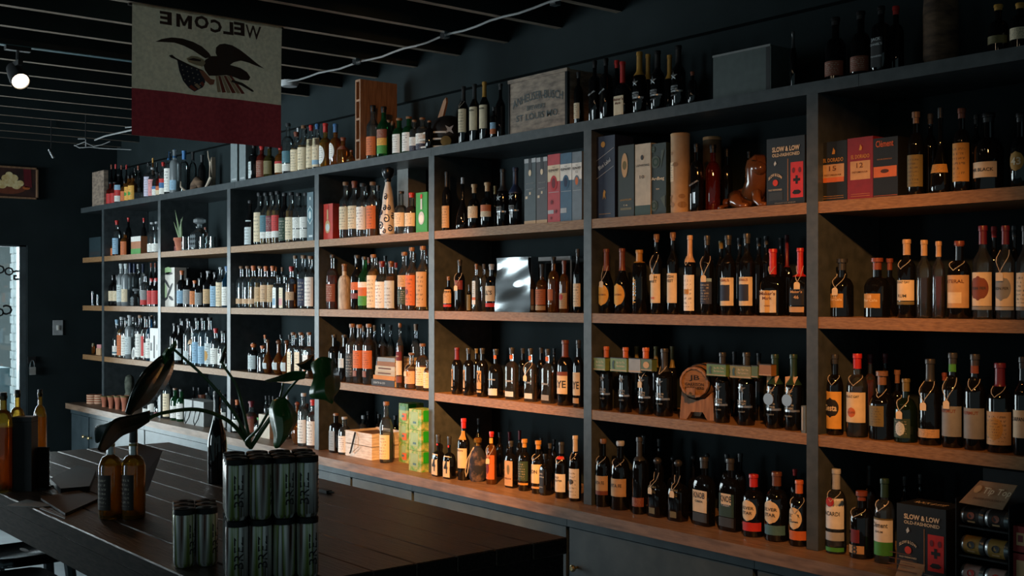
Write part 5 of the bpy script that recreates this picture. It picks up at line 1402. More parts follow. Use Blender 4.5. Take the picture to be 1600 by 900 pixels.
crop(900, 340, 4.324)
bottles('B', '''
205 212 105 slope d rust:.66 yellow,.12,.46,62,o tag t=MICHTER'S,.29,.7,brown
312 208 108 slope d rust:.66 yellow,.12,.46,62,o t=MICHTER'S,.29,.7,brown
428 218 100 cylb d gold:.80 - d=black_bottle_with_vertical_yellow_lettering t=TINCUP,.36,1.9,yellow,.055,90
544 112 80 tall dw cork:.90:T cream,.14,.50 t=HIGH,.46,.8,charcoal,.035 t2=WEST,.41,.8,charcoal,.035 t3=RYE,.2,.4,red tag
655 100 80 tall dw cork:.90:T cream,.14,.50 t=HIGH,.46,.8,charcoal,.035 t2=WEST,.41,.8,charcoal,.035
770 120 84 wine dw skin:.66 white,.05,.50;gold,.26,.32,30 loop
886 122 90 tall dw charcoal lblue,.42,.46;navy,.14,.42 tag
1028 120 106 tall dw charcoal cream,.12,.47;navy,.18,.38,50 t=LAZARUS,.435,.8,rust,.03
1155 108 106 tall dw charcoal cream,.12,.47;navy,.18,.38,50 t=LAZARUS,.435,.8,rust,.03
1330 212 172 mak dw red:.62 cream,.05,.38,44;yellow,.05,.38,14 t=Maker's,.335,.7,brown,.055 t2=Mark,.265,.45,brown,.05 t3=WHISKY,.15,.3,brown loop
1515 205 140 mak dw red:.58 black,.16,.40,44;tan,.06,.14,44 t=Maker's,.36,.6,tan,.04 t2=46,.28,.3,tan,.05 tag
980 150 70 tall d olive - s=.18
1105 130 70 tall d charcoal - s=.2
1235 130 70 tall d charcoal - s=.2
1285 118 70 tall d charcoal - s=.18
1425 118 80 mak d maroon:.6 - s=.2
1385 130 70 tall d charcoal - s=.28
''')
crop(1260, 340, 4.706)
bottles('B', '''
262 302 172 squat dw charcoal:.8:T gold,.16,.40,40 t=Flor_Caña,.3,.6,cream t2=12,.36,.15,cream tag
520 296 190 squat dw rust:.8:T gold,.16,.40,46 t=Flor_Caña,.29,.6,cream t2=18,.35,.15,cream
738 160 134 tall dw tan:.80 cream,.22,.48;olive,.17,.21 t=MOUNT_GAY,.455,.85,charcoal,.03 t2=RUM,.28,.5,charcoal,.04 loop
866 165 112 tall cw tan:.80 -
972 175 96 tall cr tan:.80 -
1124 172 168 std dw rust:.93 tan,.14,.56;cream,.2,.34,40 t=VITERAL,.48,.9,brown,.045 loop
1298 60 148 wine ct maroon:.8 cream,.14,.50;rust,.20,.46,60,o;grey,.10,.135 t=DON_FER,.33,.8,charcoal,.03
1464 60 136 wine ct maroon:.8 cream,.14,.50;grey,.20,.46,60,o;silver,.10,.135 t=DON_FER,.33,.8,charcoal,.03 tag
1612 60 130 wine ct charcoal:.8 cream,.14,.50;grey,.10,.135
372 302 110 squat d charcoal:.8:T - s=.2
612 300 110 squat d rust:.8:T - s=.2
1380 65 90 wine d red - s=.22
1530 60 90 wine d charcoal - s=.22
''')
# --------------------------------------------------------------- THIRD SHELF
crop(100, 470, 6.154)
bottles('C', '''
446 176 56 burg ct lblue white,.06,.3;teal,.1,.14
492 180 54 burg ct lblue white,.06,.3;teal,.1,.14
532 155 44 wine cy silver orange,.06,.56
574 160 48 wine ct charcoal white,.06,.56
625 138 76 vod f silver pale,.1,.5
718 138 62 tall ct cork white,.06,.58
770 150 58 std cr charcoal white,.06,.4;red,.1,.55,40
806 150 40 std b charcoal white,.06,.5
690 160 44 tall c charcoal - s=.2
665 150 44 tall c silver - s=.2
845 135 50 tall c cork - s=.2
875 140 44 tall c charcoal - s=.2
782 150 44 tall c rust - s=.22
975 288 46 std d red:.7 white,.05,.4
1040 215 46 tall d charcoal - 
1085 235 44 tall d charcoal pale,.1,.4
1120 170 60 tall ct charcoal white,.06,.45
1178 170 62 tall ct charcoal pale,.06,.3
1215 245 52 squat ct charcoal skin,.55,.68
1262 165 62 std cb charcoal lblue,.06,.5
1318 165 60 std cb charcoal lblue,.06,.42
1384 160 64 std cb charcoal pale,.06,.48;gold,.12,.34,40,o
1444 265 72 std ct red white,.1,.5
1512 288 70 squat ct charcoal white,.1,.4
1290 160 50 tall c charcoal - s=.2
1350 165 50 tall c charcoal - s=.2
''')
crop(350, 480, 4.84)
bottles('C', '''
136 265 112 squat d orange:.78:T white,.05,.52,30,o
214 265 66 std dw orange:.78:ball pale,.1,.56
280 290 62 std cw orange - 
342 238 104 round aa brown:.64:ball pale,.14,.3,45 w
414 242 104 round aa brown:.64:ball pale,.14,.34,45 w
474 244 96 round aa brown:.64:ball pale,.12,.36,50 w
512 190 70 deco ct cork cream,.05,.56,44
568 190 68 deco ct cork cream,.05,.56,44
635 190 78 deco ca cork white,.1,.5,44;orange,.1,.3,20
258 205 48 std ca orange - s=.2
310 205 48 std ca orange - s=.2
430 205 48 std ca charcoal - s=.22
495 205 48 std ca charcoal - s=.2
545 195 48 std c cork - s=.22
600 195 48 std c cork - s=.22
''')
bottles('C', '''
818 208 66 std d charcoal -
896 208 66 std d charcoal pale,.3,.5,50
956 125 72 tall cw cork charcoal,.1,.5
1005 130 62 tall cw cork orange,.26,.56;rust,.12,.22,30
1092 125 92 tall cw cork orange,.26,.56;rust,.12,.22,30
1342 120 96 std ca cork cream,.2,.42;maroon,.42,.56;rust,.08,.18 t=CHO,.49,.6,cream
1404 345 78 squat ca cork skin,.15,.5 tag
1490 275 84 std ca cork cream,.1,.5
1452 120 80 std ca cork maroon,.42,.56 s=.16
1528 400 40 std ca charcoal cream,.1,.6
1055 135 60 tall cw cork - s=.2
1140 130 60 tall c cork - s=.22
1200 125 84 tall cw charcoal - s=.24
1260 130 60 tall c charcoal - s=.26
''')
crop(660, 500, 5.922)
bottles('C', '''
210 250 108 std dw rust:.74 pale,.1,.58,12
320 255 104 std dw maroon:.74 tan,.16,.54,32;tan,.09,.13,32 t=TX,.40,.55,black,.2 yaw=-30
428 260 104 std dw charcoal tan,.16,.54,32;tan,.09,.13,32 t=TX,.40,.55,black,.2 yaw=-25
556 260 108 std dw charcoal tan,.16,.54,38;tan,.09,.13,38 t=TX,.40,.62,black,.2
680 268 144 jug dw charcoal:.88 pale,.06,.2,60;orange,.80,.87,60 t=WOODFORD,.38,.8,silver
828 256 150 flask cw charcoal:.88 pale,.06,.16,40;orange,.78,.86,60 t=RESERVE,.36,.6,silver
1002 262 140 flask cw charcoal:.88 pale,.06,.16,40;orange,.78,.86,60 t=RESERVE,.36,.6,silver tag
1160 268 146 flask cw charcoal:.88 grey,.06,.16,40;orange,.78,.86,60 t=RESERVE,.36,.6,silver
1322 186 156 std dw rust:.74 cream,.18,.52,62;rust,.46,.52,62 t=RYE,.33,.9,charcoal,.11
1444 186 104 std dw charcoal cream,.18,.52,62;tan,.06,.14,50 t=RYE,.33,.9,charcoal,.11
930 255 90 std d charcoal - s=.2
1100 250 90 std d charcoal - s=.2
1220 255 70 std d charcoal - s=.24
500 258 80 std d olive - s=.2
''')
crop(900, 520, 4.324)
bottles('C', '''
205 92 88 garr d orange:.66 - star
335 98 92 garr d orange:.66 - star
472 100 104 garr d orange:.66 - star tag
598 106 120 garr d charcoal:.66 - star loop
990 132 104 garr d charcoal:.66 - star
1152 132 118 garr d charcoal:.66 - star
1345 145 118 garr d dgreen:.60 - star medal
1470 145 118 garr d dgreen:.60 - star medal
268 110 70 garr d olive:.66 - s=.22
410 85 70 garr d olive:.66 - s=.22
540 85 70 garr d olive:.66 - s=.22
650 85 70 garr d olive:.66 - s=.24
1070 120 70 garr d charcoal:.66 - s=.22
1235 130 70 garr d charcoal:.66 - s=.22
''')
crop(1260, 530, 4.706)
bottles('C', '''
210 110 125 std dw charcoal yellow,.08,.54;black,.22,.46,60,o t=Siesta,.34,.8,cream,.08 loop
374 106 156 std cw red:.82 cream,.18,.54;orange,.24,.36,24,o t=MOUNT_GAY,.49,.75,charcoal,.03 t2=ECLIPSE,.3,.4,rust loop
556 234 190 squat dw cork:.80:T olive,.2,.5,40 loop
732 290 170 jug k olive:.80 dgreen,.08,.38,52;pale,.11,.33,26,o tag
910 145 165 wine dw charcoal:.74 tan,.09,.19 tag
1076 100 152 wine dw charcoal grey,.12,.44;green,.80,.89 t=VERMUT,.39,.8,rust,.035 tag
1240 110 158 wine dw charcoal grey,.12,.44;rust,.80,.93 t=VERMUT,.39,.8,rust,.035 loop
1424 175 186 wine dw maroon:.74 tan,.09,.46;gold,.14,.4,40,o loop
1590 130 130 wine dw charcoal cream,.18,.46 t=CARPANO,.37,.9,charcoal,.04
470 110 100 std cr maroon - s=.2
580 105 90 std d maroon - s=.22
668 226 100 squat d cork:.80:T - s=.2
1015 245 80 wine d rust - s=.22
''')
# --------------------------------------------------------------- COUNTER
crop(100, 580, 5.327)
bottles('K', '''
676 260 44 std ct charcoal white,.06,.5
726 200 58 std ct charcoal white,.2,.6
772 240 44 squat ct charcoal maroon,.1,.3
860 20 74 std ct cork cream,.05,.56
912 140 56 std g cork white,.08,.45
968 150 66 std g charcoal white,.08,.56
1192 180 66 std ct charcoal white,.06,.5
1318 190 66 std ct charcoal white,.08,.5
1250 170 50 std c charcoal - s=.2
1030 130 50 std d charcoal - s=.2
1082 128 50 std d charcoal - s=.2
1122 132 46 std c charcoal - s=.24
1210 128 46 std c charcoal - s=.24
1290 150 46 std c charcoal - s=.24
''')
crop(350, 580, 4.84)
bottles('K', '''
92 215 60 std dw orange:.84 white,.06,.4
208 225 104 squat ca maroon:.82:T rust,.1,.5;maroon,.5,.56
130 215 60 std d orange - s=.16
245 350 34 std c green white,.1,.5
272 360 34 std c red white,.1,.5
318 182 40 tall c charcoal - s=.18
345 180 40 tall c charcoal - s=.18
372 185 40 tall c charcoal - s=.22
545 228 74 round aa rust:.7:ball -
580 165 46 tall ct silver white,.06,.5
616 245 52 std ct rust white,.06,.5
650 215 50 tall cr red white,.06,.56
676 340 30 std ct charcoal pale,.06,.5
478 175 56 std ct silver - s=.12
252 225 50 std d maroon - s=.22
''')
bottles('K', '''
758 330 68 sq d maroon white,.08,.58,43
845 318 92 sq d cork grey,.06,.56,43
892 345 58 std ct silver white,.06,.5
1228 230 106 std ct cork cream,.06,.46
968 312 70 std d charcoal - s=.24
1052 330 66 std c silver - s=.26
1090 300 60 std d charcoal - s=.28
1172 320 60 std d charcoal - s=.24
1295 330 66 std d charcoal - s=.18
''')
crop(660, 630, 5.922)
bottles('K', '''
143 290 124 mak dw charcoal:.80 cream,.04,.54,44;red,.74,.79 t=4,.30,.42,black,.34 s=-.06
250 306 120 mak dw charcoal:.80 cream,.04,.54,44;red,.74,.79 t=4,.30,.42,black,.34 s=-.06
382 140 116 wine d red:.84 cream,.20,.52;gold,.66,.8 t=UNION,.485,.8,charcoal,.03 s=-.03
640 262 100 std aa red:.90 orange,.10,.56;maroon,.2,.42,24,o;yellow,.78,.88 t=FIREBALL,.52,.8,maroon,.03 tag
820 350 138 flask dw charcoal tan,.04,.58,44;olive,.28,.5,16,o t=MELLOW,.2,.6,brown
945 332 118 std d gold:.84:T dgreen,.20,.58;gold,.12,.16
1072 346 126 std dw gold:.84:T cream,.20,.56;tan,.10,.14 t=EON,.42,.7,charcoal,.07 loop
1142 470 110 sq d black black,.06,.62,43 t=JACK,.52,.5,silver t2=DANIEL'S,.45,.7,silver t3=WHISKEY,.2,.6,silver
1288 360 122 std dw charcoal:.80 white,.12,.44;red,.70,.75 t=OLD,.38,.4,charcoal t2=FORESTER,.32,.9,charcoal,.035 loop
1415 300 116 wine d cream:.76 white,.05,.50;charcoal,.26,.34,30,o loop
715 265 70 std d charcoal - s=.2
805 260 70 wine d maroon:.8 - s=.22
900 245 70 wine d maroon:.8 - s=.22
520 135 70 wine d charcoal - s=.2
1100 315 60 std d charcoal - s=.26
1180 365 80 std d charcoal - s=.14
1220 330 60 std d charcoal - s=.24
''')
crop(900, 660, 4.324)
bottles('K', '''
184 110 104 std dw cork:.93 tan,.20,.46;rust,.18,.24 t=SANTA_FE,.36,.9,charcoal,.05 loop
300 125 128 std dw silver:.93 tan,.20,.46 t=SANTA_FE,.36,.9,charcoal,.05 loop
428 100 98 std dw charcoal:.7 rust,.10,.22
550 232 140 mak dw charcoal:.8:ball olive,.06,.16,24 t=ELIJAH,.50,.5,olive,.05 t2=CRAIG,.43,.5,olive,.05 tag
690 248 140 mak dw charcoal:.8:ball olive,.06,.16,24 t=ELIJAH,.50,.5,olive,.05 t2=CRAIG,.43,.5,olive,.05 tag
865 235 178 flask dw charcoal:.84 cream,.20,.52,44;charcoal,.06,.19,44 t=KNOB,.45,.6,charcoal,.09 t2=CREEK,.36,.45,charcoal,.03
1042 245 172 flask dw charcoal:.84 dgreen,.20,.52,44;cream,.37,.52,30;charcoal,.06,.19,44 t=KNOB,.45,.6,charcoal,.09 t2=CREEK,.36,.45,silver,.03
1200 350 148 std dw red:.80 cream,.26,.60,52,o;red,.10,.24 t=SILVER,.47,.7,charcoal,.05 t2=STAR,.39,.55,charcoal,.05
1356 335 160 std dw brown:.80 cream,.26,.60,52,o;teal,.10,.24 t=SILVER,.47,.7,charcoal,.05 t2=STAR,.39,.55,charcoal,.05
1508 390 130 std dw orange:.80 cream,.26,.60,52,o;orange,.10,.24 t=SILVER,.47,.7,charcoal,.05 t2=STAR,.39,.55,charcoal,.05 tag
322 92 80 std d charcoal - s=.2
458 90 80 std d charcoal - s=.2
562 105 70 std d charcoal - s=.22
655 225 80 mak d charcoal:.8:ball - s=.2
795 220 80 mak d charcoal:.8:ball - s=.2
885 205 80 mak d charcoal:.8:ball - s=.24
1020 215 80 std d charcoal - s=.22
1110 210 80 std d charcoal - s=.22
1340 330 80 std d red - s=.26
1480 310 70 std d red - s=.26
''')
crop(1240, 700, 4.444)
bottles('K', '''
296 145 142 std ct silver:.76 white,.30,.66;green,.03,.08;silver,.16,.26 d=green_glass_bottle_with_round_red_emblem t=BACARDI,.48,.95,charcoal,.05 loop
472 298 168 std dw rust:.86:T maroon,.24,.44,24;tan,.08,.20,46 t=8,.14,.25,charcoal loop
632 212 142 std ct dgreen:.78 green,.10,.26;white,.26,.52;olive,.52,.54 t=Clément,.46,.85,charcoal,.06 t2=RHUM,.38,.4,charcoal loop
412 132 90 std d charcoal:.76 - s=.2
525 120 90 std d charcoal:.76 - s=.2
772 195 80 std d charcoal - s=.24
880 180 80 std d charcoal - s=.24
''')
def last_with(px, row):
    return min([q for q in ITEMS if q['row'] == row and q.get('gl') and not q['back']], key=lambda q: abs(q['px'] - px))['obj']
# extra printed marks
o = last_with(1240 + 296 / 4.444, 'K'); g = [c for c in o.children if c.name.startswith('label')][0]
zz = max(v.co.z for v in g.data.vertices); yy = min(v.co.y for v in g.data.vertices); hb = o
MB().poly(ellipse(.016, .016, 18), lambda x, y: (x - .002, -math.sqrt(max(1e-6, (abs(yy) + .0015) ** 2 - x * x)), zz - .012 + y)).build('emblem', 'ink', g, (170, 40, 36), smooth=0)
# swirls on the tall ceramic bottle
cg = [c for c in CLASE.children if c.name.startswith('glass')][0]; hc = max(v.co.z for v in cg.data.vertices) / .96; rc = max(v.co.x for v in cg.data.vertices)
MB().lathe([(.016, hc * .78), (.020, hc * .80), (.018, hc * .83), (.030, hc * .87), (.036, hc * .93), (.032, hc * .975), (.012, hc * 1.0)], 16).build('bell_stopper', 'capmetal', CLASE, 'charcoal')
Pg = profile('gourd')[0]; ca = []
for (u, v, q) in ((.0, .14, .022), (.75, .24, .024), (.4, .40, .016), (1.2, .10, .018), (-.5, .28, .018), (1.1, .40, .015), (.5, .56, .018), (-.1, .33, .014), (.5, .06, .013), (1.6, .28, .018)):
    pts = []
    for i in range(16):
        a = i * .55; rr_ = q * (.15 + .85 * i / 15); ang = -math.pi / 2 + u + rr_ * math.cos(a) / .05; vv = min(.78, max(.02, v + rr_ * math.sin(a) / hc))
        r0 = rad_at(Pg, vv)[0] * rc + .0012; pts.append((r0 * math.cos(ang), r0 * math.sin(ang), vv * hc))
    MB().tube(pts, .0032, 5).build('painted_swirl', 'paint', CLASE, 'navy')
# drawstring bag bottle on the counter
crop(660, 630, 5.922)
base, r, H_ = block('K', 512, 320, 160, .03)
bg = thing('drawstring_bag_bottle', base, 'bottle in a dark blue patterned cloth bag with gold stopper on the counter', 'bottle')
MB().lathe([(r * .8, 0), (r, .02), (r * 1.02, H_ * .3), (r * .98, H_ * .5), (r * .7, H_ * .68), (r * .38, H_ * .78), (r * .42, H_ * .82)], 20).build('bag', 'patterned', bg)
MB().lathe([(r * .24, H_ * .74), (r * .24, H_ * .88), (r * .46, H_ * .90), (r * .5, H_ * .97), (r * .36, H_)], 14).build('stopper', 'capmetal', bg, 'gold')
MB().tube([(-r * .35, -r * .3, H_ * .78), (-r * .9, -r * .8, H_ * .5), (-r * 1.15, -r * .95, H_ * .22), (-r * .9, -r * 1.0, H_ * .10), (-r * .6, -r * 1.0, H_ * .2), (-r * .5, -r * .85, H_ * .5), (-r * .2, -r * .35, H_ * .78)], .003).build('cord', 'string', bg)
# little green cartons resting on the shoulders of the star bottles
crop(900, 520, 4.324)
for i, (a, b_, y0, y1, c) in enumerate(((100, 196, 165, 250, (120, 140, 80)), (232, 342, 168, 258, (112, 140, 80)), (356, 434, 172, 266, (150, 156, 156)), (438, 512, 176, 256, (84, 104, 60)), (882, 1012, 208, 288, (96, 130, 70)), (1040, 1180, 218, 302, (130, 126, 66)), (1184, 1228, 222, 302, (84, 104, 50)), (1236, 1318, 212, 288, (150, 104, 50)))):
    Y = D + .012; pa_, ta = on_y(P2(a, 0)[0], Y); pb, tb = on_y(P2(b_, 0)[0], Y); W_ = pb.x - pa_.x; zb = ZC + (CY - P2(0, y1)[1]) / F * ta; zt = ZC + (CY - P2(0, y0)[1]) / F * ta; H_ = zt - zb
    if W_ < .02: continue
    e = thing('bar_card_box', ((pa_.x + pb.x) / 2, Y, zb), 'small %s carton hung at bottle necks, %s from left, third shelf, sixth bay' % (('green', 'green', 'grey', 'dark green', 'green', 'olive', 'dark green', 'brown')[i], ORD[i]), 'carton', 'cartons on the bottle necks')
    bar('body', 'carton', -W_ / 2, W_ / 2, 0, .03, 0, H_, e, c); bar('rim', 'carton', -W_ / 2, W_ / 2, -.001, .031, H_ * .97, H_ + .001, e, 'charcoal')
    if i in (0, 1, 4, 5):
        g3 = lambda x, y: (x, -.0016, y)
        lettering('Bar For The', W_ * .5, lambda x, y: (x + W_ * .15, -.0016, H_ * .68 + y), e, 'cream', height=H_ * .16); lettering('Bartenders', W_ * .5, lambda x, y: (x + W_ * .15, -.0016, H_ * .42 + y), e, 'cream', height=H_ * .16)
        MB().poly([(-.25, -.3), (-.05, -.32), (-.12, 0), (-.04, .25), (-.2, .34), (-.3, .1)], lambda x, y: (x * W_ * .6 - W_ * .2, -.0014, H_ * .5 + y * H_)).build('print', 'ink', e, (60, 90, 90), smooth=0)
    elif i == 3: MB().poly(ellipse(W_ * .28, H_ * .28), lambda x, y: (x, -.0014, H_ * .5 + y)).build('print', 'ink', e, 'tan', smooth=0)
    bar('print', 'carton', -W_ / 2, W_ / 2, -.0012, 0, H_ * .05, H_ * .12, e, 'tan')
finish_labels()
# ------------------------------------------------------------------ the table in front
ZTB = 1.024; TX0_, TX1_, TY0, TY1 = -5.64, -2.63, 1.25, 2.36
tb_ = thing('plank_table', ((TX0_ + TX1_) / 2, (TY0 + TY1) / 2, 0), 'long dark wooden plank bar table in the foreground', 'table')
ox, oy = tb_.location.x, tb_.location.y
n = 8; pw = (TY1 - TY0) / n
for i in range(n):
    y0 = TY0 + i * pw - oy; dz = R.uniform(-.0015, .0)
    o = MB().box(TX0_ - ox + R.uniform(0, .012), TX1_ - ox - R.uniform(0, .006), y0 + .0015, y0 + pw - .0015, ZTB - .05 + dz, ZTB + dz).build('plank', 'wood_table', tb_, smooth=0)
    o.data.materials.append(M['wood_dark'])
    for pl in o.data.polygons:
        if pl.normal.z < .5: pl.material_index = 1
    bv = o.modifiers.new('edge', 'BEVEL'); bv.width = .0035; bv.segments = 1; bv.material = 0
bar('apron', 'wood_dark', TX0_ - ox + .02, TX1_ - ox - .02, TY0 - oy + .004, TY0 - oy + .04, ZTB - .135, ZTB - .051, tb_)
bar('apron', 'wood_dark', TX0_ - ox + .02, TX1_ - ox - .02, TY1 - oy - .04, TY1 - oy - .004, ZTB - .135, ZTB - .051, tb_)
for xx in (TX0_ - ox + .02, TX1_ - ox - .05): bar('apron', 'wood_dark', xx, xx + .03, TY0 - oy + .04, TY1 - oy - .04, ZTB - .135, ZTB - .051, tb_)
for xx in (TX0_ - ox + .06, TX1_ - ox - .16):
    for yy in (TY0 - oy + .045, TY1 - oy - .145): bar('leg', 'wood_dark', xx, xx + .10, yy, yy + .10, 0, ZTB - .052, tb_)
bar('end_panel', 'wood_raw' if 0 else 'wood_dark', TX1_ - ox - .05, TX1_ - ox - .022, TY0 - oy + .15, TY1 - oy - .15, .15, ZTB - .14, tb_)
# --- wine bottles
SH['wr'] = (.68, .83, .34, 'r', 2, 1)
def wine(px, ybase, ytop, wp, gm, label, cap, lq=None, foil=None, lab=None, shape='wr', fill=.66, pour=False):
    p, t = on_z(px, ybase, ZTB); r = wp * t / F / 2; p2 = p + Vector((DV.x, DV.y, 0)) * r * .9
    H_ = (ybase - ytop) * t / F; e = thing('wine_bottle', (p2.x, p2.y, ZTB + .0005), label, 'bottle', 'bottles on the table')
    P, ne, sy, nr = profile(shape)
    MB().lathe([(a * r, z * H_, n_) for a, z, n_ in P], 28).build('glass', gm, e)
    if lq:
        Q = [(a * r * .94, max(z * H_, .012), n_) for a, z, n_ in P if z < fill]; rr, n_ = rad_at(P, fill); Q.append((rr * r * .94, fill * H_, 2)); MB().lathe(Q, 24).build('wine', lq, e)
        MB().lathe([(r * .7, .004), (r * .45, .016), (r * .15, .03)], 16).build('punt', 'g_olive', e)
    if foil: MB().lathe([(nr * r * 1.04, H_ * foil[1]), (nr * r * 1.04, H_ * .985), (nr * r, H_ * .99)], 18).build('foil', 'capmetal', e, foil[0])
    if cap: MB().lathe([(nr * r * .92, H_ * .93), (nr * r * 1.02, H_ * .99), (nr * r * 1.05, H_ * 1.0), (nr * r * 1.0, H_ + .045 if pour else H_ + .004)], 14).build('cork', 'cap', e, cap)
    if lab:
        gr = [[((r + .0006) * math.cos(a), (r + .0006) * math.sin(a), H_ * v) for a in [math.radians(-150 + 130 * j / 14) for j in range(15)]] for v in (lab[1], (lab[1] + lab[2]) / 2, lab[2])]
        MB().grid(gr, True).build('label', 'label', e, lab[0])
    return e
wine(167, 812, 693, 37, 'g_gold', 'left of two white wine bottles standing side by side on the table', None, 'l_gold', ('silver', .84), ((40, 34, 30), .12, .58), fill=.7)
wine(203, 812, 668 + 24, 37, 'g_gold', 'right of two white wine bottles side by side, dark stopper on top', 'charcoal', 'l_gold', ('silver', .82), ((40, 34, 30), .12, .58), fill=.7, pour=True)
wine(59, 748, 611, 20, 'g_gold', 'pale wine bottle at the left end of the table nearest the wall', 'black', 'l_gold', None, None, fill=.7)
wine(22, 762, 612, 26, 'g_gold', 'pale wine bottle behind the black box at the left end', 'black', 'l_gold', None, None, fill=.66)
wine(-2, 770, 616, 34, 'g_gold', 'pale wine bottle cut off by the left picture edge', 'black', 'l_amber', None, None, fill=.66)
wine(336, 757, 614, 30, 'g_dark', 'tall slim dark wine bottle behind the cans', 'charcoal', None, None, None, shape='burg')
# --- dark boxes, menus and cards at the left end
def slab(px0, px1, ybase, ytop, dep, label, name, mt='black_metal', color=None, cat='box', yoff=0):
    p, t = on_z((px0 + px1) / 2, ybase, ZTB); w_ = (px1 - px0) * t / F * .95; H_ = (ybase - ytop) * t / F
    e = thing(name, (p.x, p.y, ZTB + .0005), label, cat, rz=math.atan2(RV.y, RV.x)); return e, w_, H_
e, w_, H_ = slab(18, 50, 768, 652, .05, 'black upright box in front of the wine bottles', 'napkin_box')
MB().box(-w_ / 2, w_ / 2, 0, .06, 0, H_).build('body', 'black_metal', e, smooth=0); MB().box(-w_ / 2 - .001, w_ / 2 + .001, -.001, .061, H_ * .93, H_ * .935).build('lid_seam', 'wood_dark', e, smooth=0)
e, w_, H_ = slab(50, 76, 764, 699, .03, 'dark spiral bound menu standing upright beside the black box', 'menu_stand', cat='menu')
MB().box(-w_ / 2, w_ / 2, 0, .012, .002, H_).build('cover', 'wood_dark', e, smooth=0)
for k in range(16):
    z = H_ * (.06 + .055 * k); MB().tube([(w_ / 2 + .003 * math.cos(a), .006 + .008 * math.sin(a), z) for a in [2 * math.pi * i / 8 for i in range(9)]], .0012, 4).build('ring', 'steel', e)
bar('foot', 'black_metal', -w_ / 2, w_ / 2, -.02, .05, 0, .006, e)
def flat(pts, label, name, mt, color=None, th=.002, z=0, cat='card'):
    ps = [on_z(x, y, ZTB)[0] for x, y in pts]; c = sum(ps, Vector()) / len(ps); e = thing(name, (c.x, c.y, ZTB + .0005 + z), label, cat)
    m = MB(); m.rings([[(p.x - c.x, p.y - c.y, h) for p in ps][::-1] for h in (th, 0)]); m.build('sheet', mt, e, color, smooth=0); return e
flat([(10, 791), (42, 781), (85, 791), (62, 793)], 'grey paper menu lying flat at the table edge', 'paper_menu', 'paper', 'grey')
flat([(64, 782), (120, 768), (155, 782), (102, 806)], 'black clipboard lying flat on the table beside the wine bottles', 'clipboard', 'black_metal', None, .008)
e = flat([(62, 795), (66, 793), (102, 809), (101, 811)], 'pale paper slip at the table edge under the clipboard', 'paper_slip', 'paper', 'silver', .002)
p0, _ = on_z(88, 762, ZTB); p1, _ = on_z(102, 754, ZTB)
pn = thing('pen', (p0.x, p0.y, ZTB + .005), 'thin pen lying on the table behind the clipboard', 'pen'); v = p1 - p0
MB().tube([(0, 0, 0), tuple(v * .8)], .0035, 8).build('barrel', 'steel', pn); MB().tube([tuple(v * .8), tuple(v)], [.003, .0008], 8).build('tip', 'black_metal', pn)
# dark tray with handle behind
flat([(78, 756), (120, 735), (150, 742), (140, 768), (95, 772)], 'dark tray lying on the table left of the two wine bottles', 'serving_tray', 'black_metal', None, .02, cat='tray')
# open dark folder standing as a tent
pA, ta = on_z(213, 776, ZTB); pB, tb2 = on_z(232, 768, ZTB)
fo = thing('menu_folder', (pA.x, pA.y, ZTB + .0005), 'dark slate coloured menu folder standing open behind the wine bottles', 'menu')
def rel(px, py, dep): q = at(px, py, dep) - fo.location; return (q.x, q.y, max(q.z, 0.0))
d0 = depth(pA)
q4 = [rel(200, 776, d0), rel(230, 768, d0 + .02), rel(253, 705, d0 + .22), rel(205, 690, d0 + .30)]
nrm = Vector((0, .003, .002))
MB().rings([q4, [tuple(Vector(a) + nrm) for a in q4]]).build('cover', 'paper', fo, (44, 56, 64), smooth=0)
# --- cans
CR, CHt = .0290, .151
def can_mesh():
    sh = MB().lathe([(CR * .80, 0), (CR * .86, .002), (CR, .012), (CR, CHt - .014), (CR * .88, CHt - .002), (CR * .86, CHt), (CR * .80, CHt), (CR * .78, CHt - .004)], 22)
    return sh
can_me = None; can_n = 0
def can(X, Y, z, a, label, dark=False):
    global can_me, can_n
    e = thing('drink_can', (X, Y, z), label, 'can', 'cans in the carrier packs', rz=a)
    if can_me is None:
        o = can_mesh().build('shell', 'can_metal', e); t_ = []
        for q in range(-1, 2): pass
        l = lettering('BREZ', .082, lambda x, y: ((CR + .0006) * math.sin(x / CR), -(CR + .0006) * math.cos(x / CR), CHt * .5 + y), e, 'black', height=.024, rot=math.pi / 2, bold=.005)
        s_ = MB(); 
        for k in range(9): s_.grid([[((CR + .0006) * math.sin(u), -(CR + .0006) * math.cos(u), CHt * (.14 + .08 * k) + h) for u in (1.35, 1.55, 1.75)] for h in (0, .0035)])
        s2 = s_.build('small_print', 'ink', e, 'charcoal', smooth=0)
        rg = MB().lathe([(CR * .93, CHt - .010), (CR * 1.0, CHt - .010), (CR * 1.0, CHt + .004), (CR * .9, CHt + .006), (CR * .45, CHt + .0055), (CR * .45, CHt + .001), (CR * .9, CHt + .001)], 18, cap0=False, cap1=False).build('carrier_ring', 'black_metal', e)
        can_me = (o.data, l.data, s2.data, rg.data)
    else:
        obj('shell', can_me[0], e); obj('lettering', can_me[1], e, 'black'); obj('small_print', can_me[2], e, 'charcoal'); obj('carrier_ring', can_me[3], e)
    return e
dC = 3.06
p, t = on_z(390, 900, ZTB)
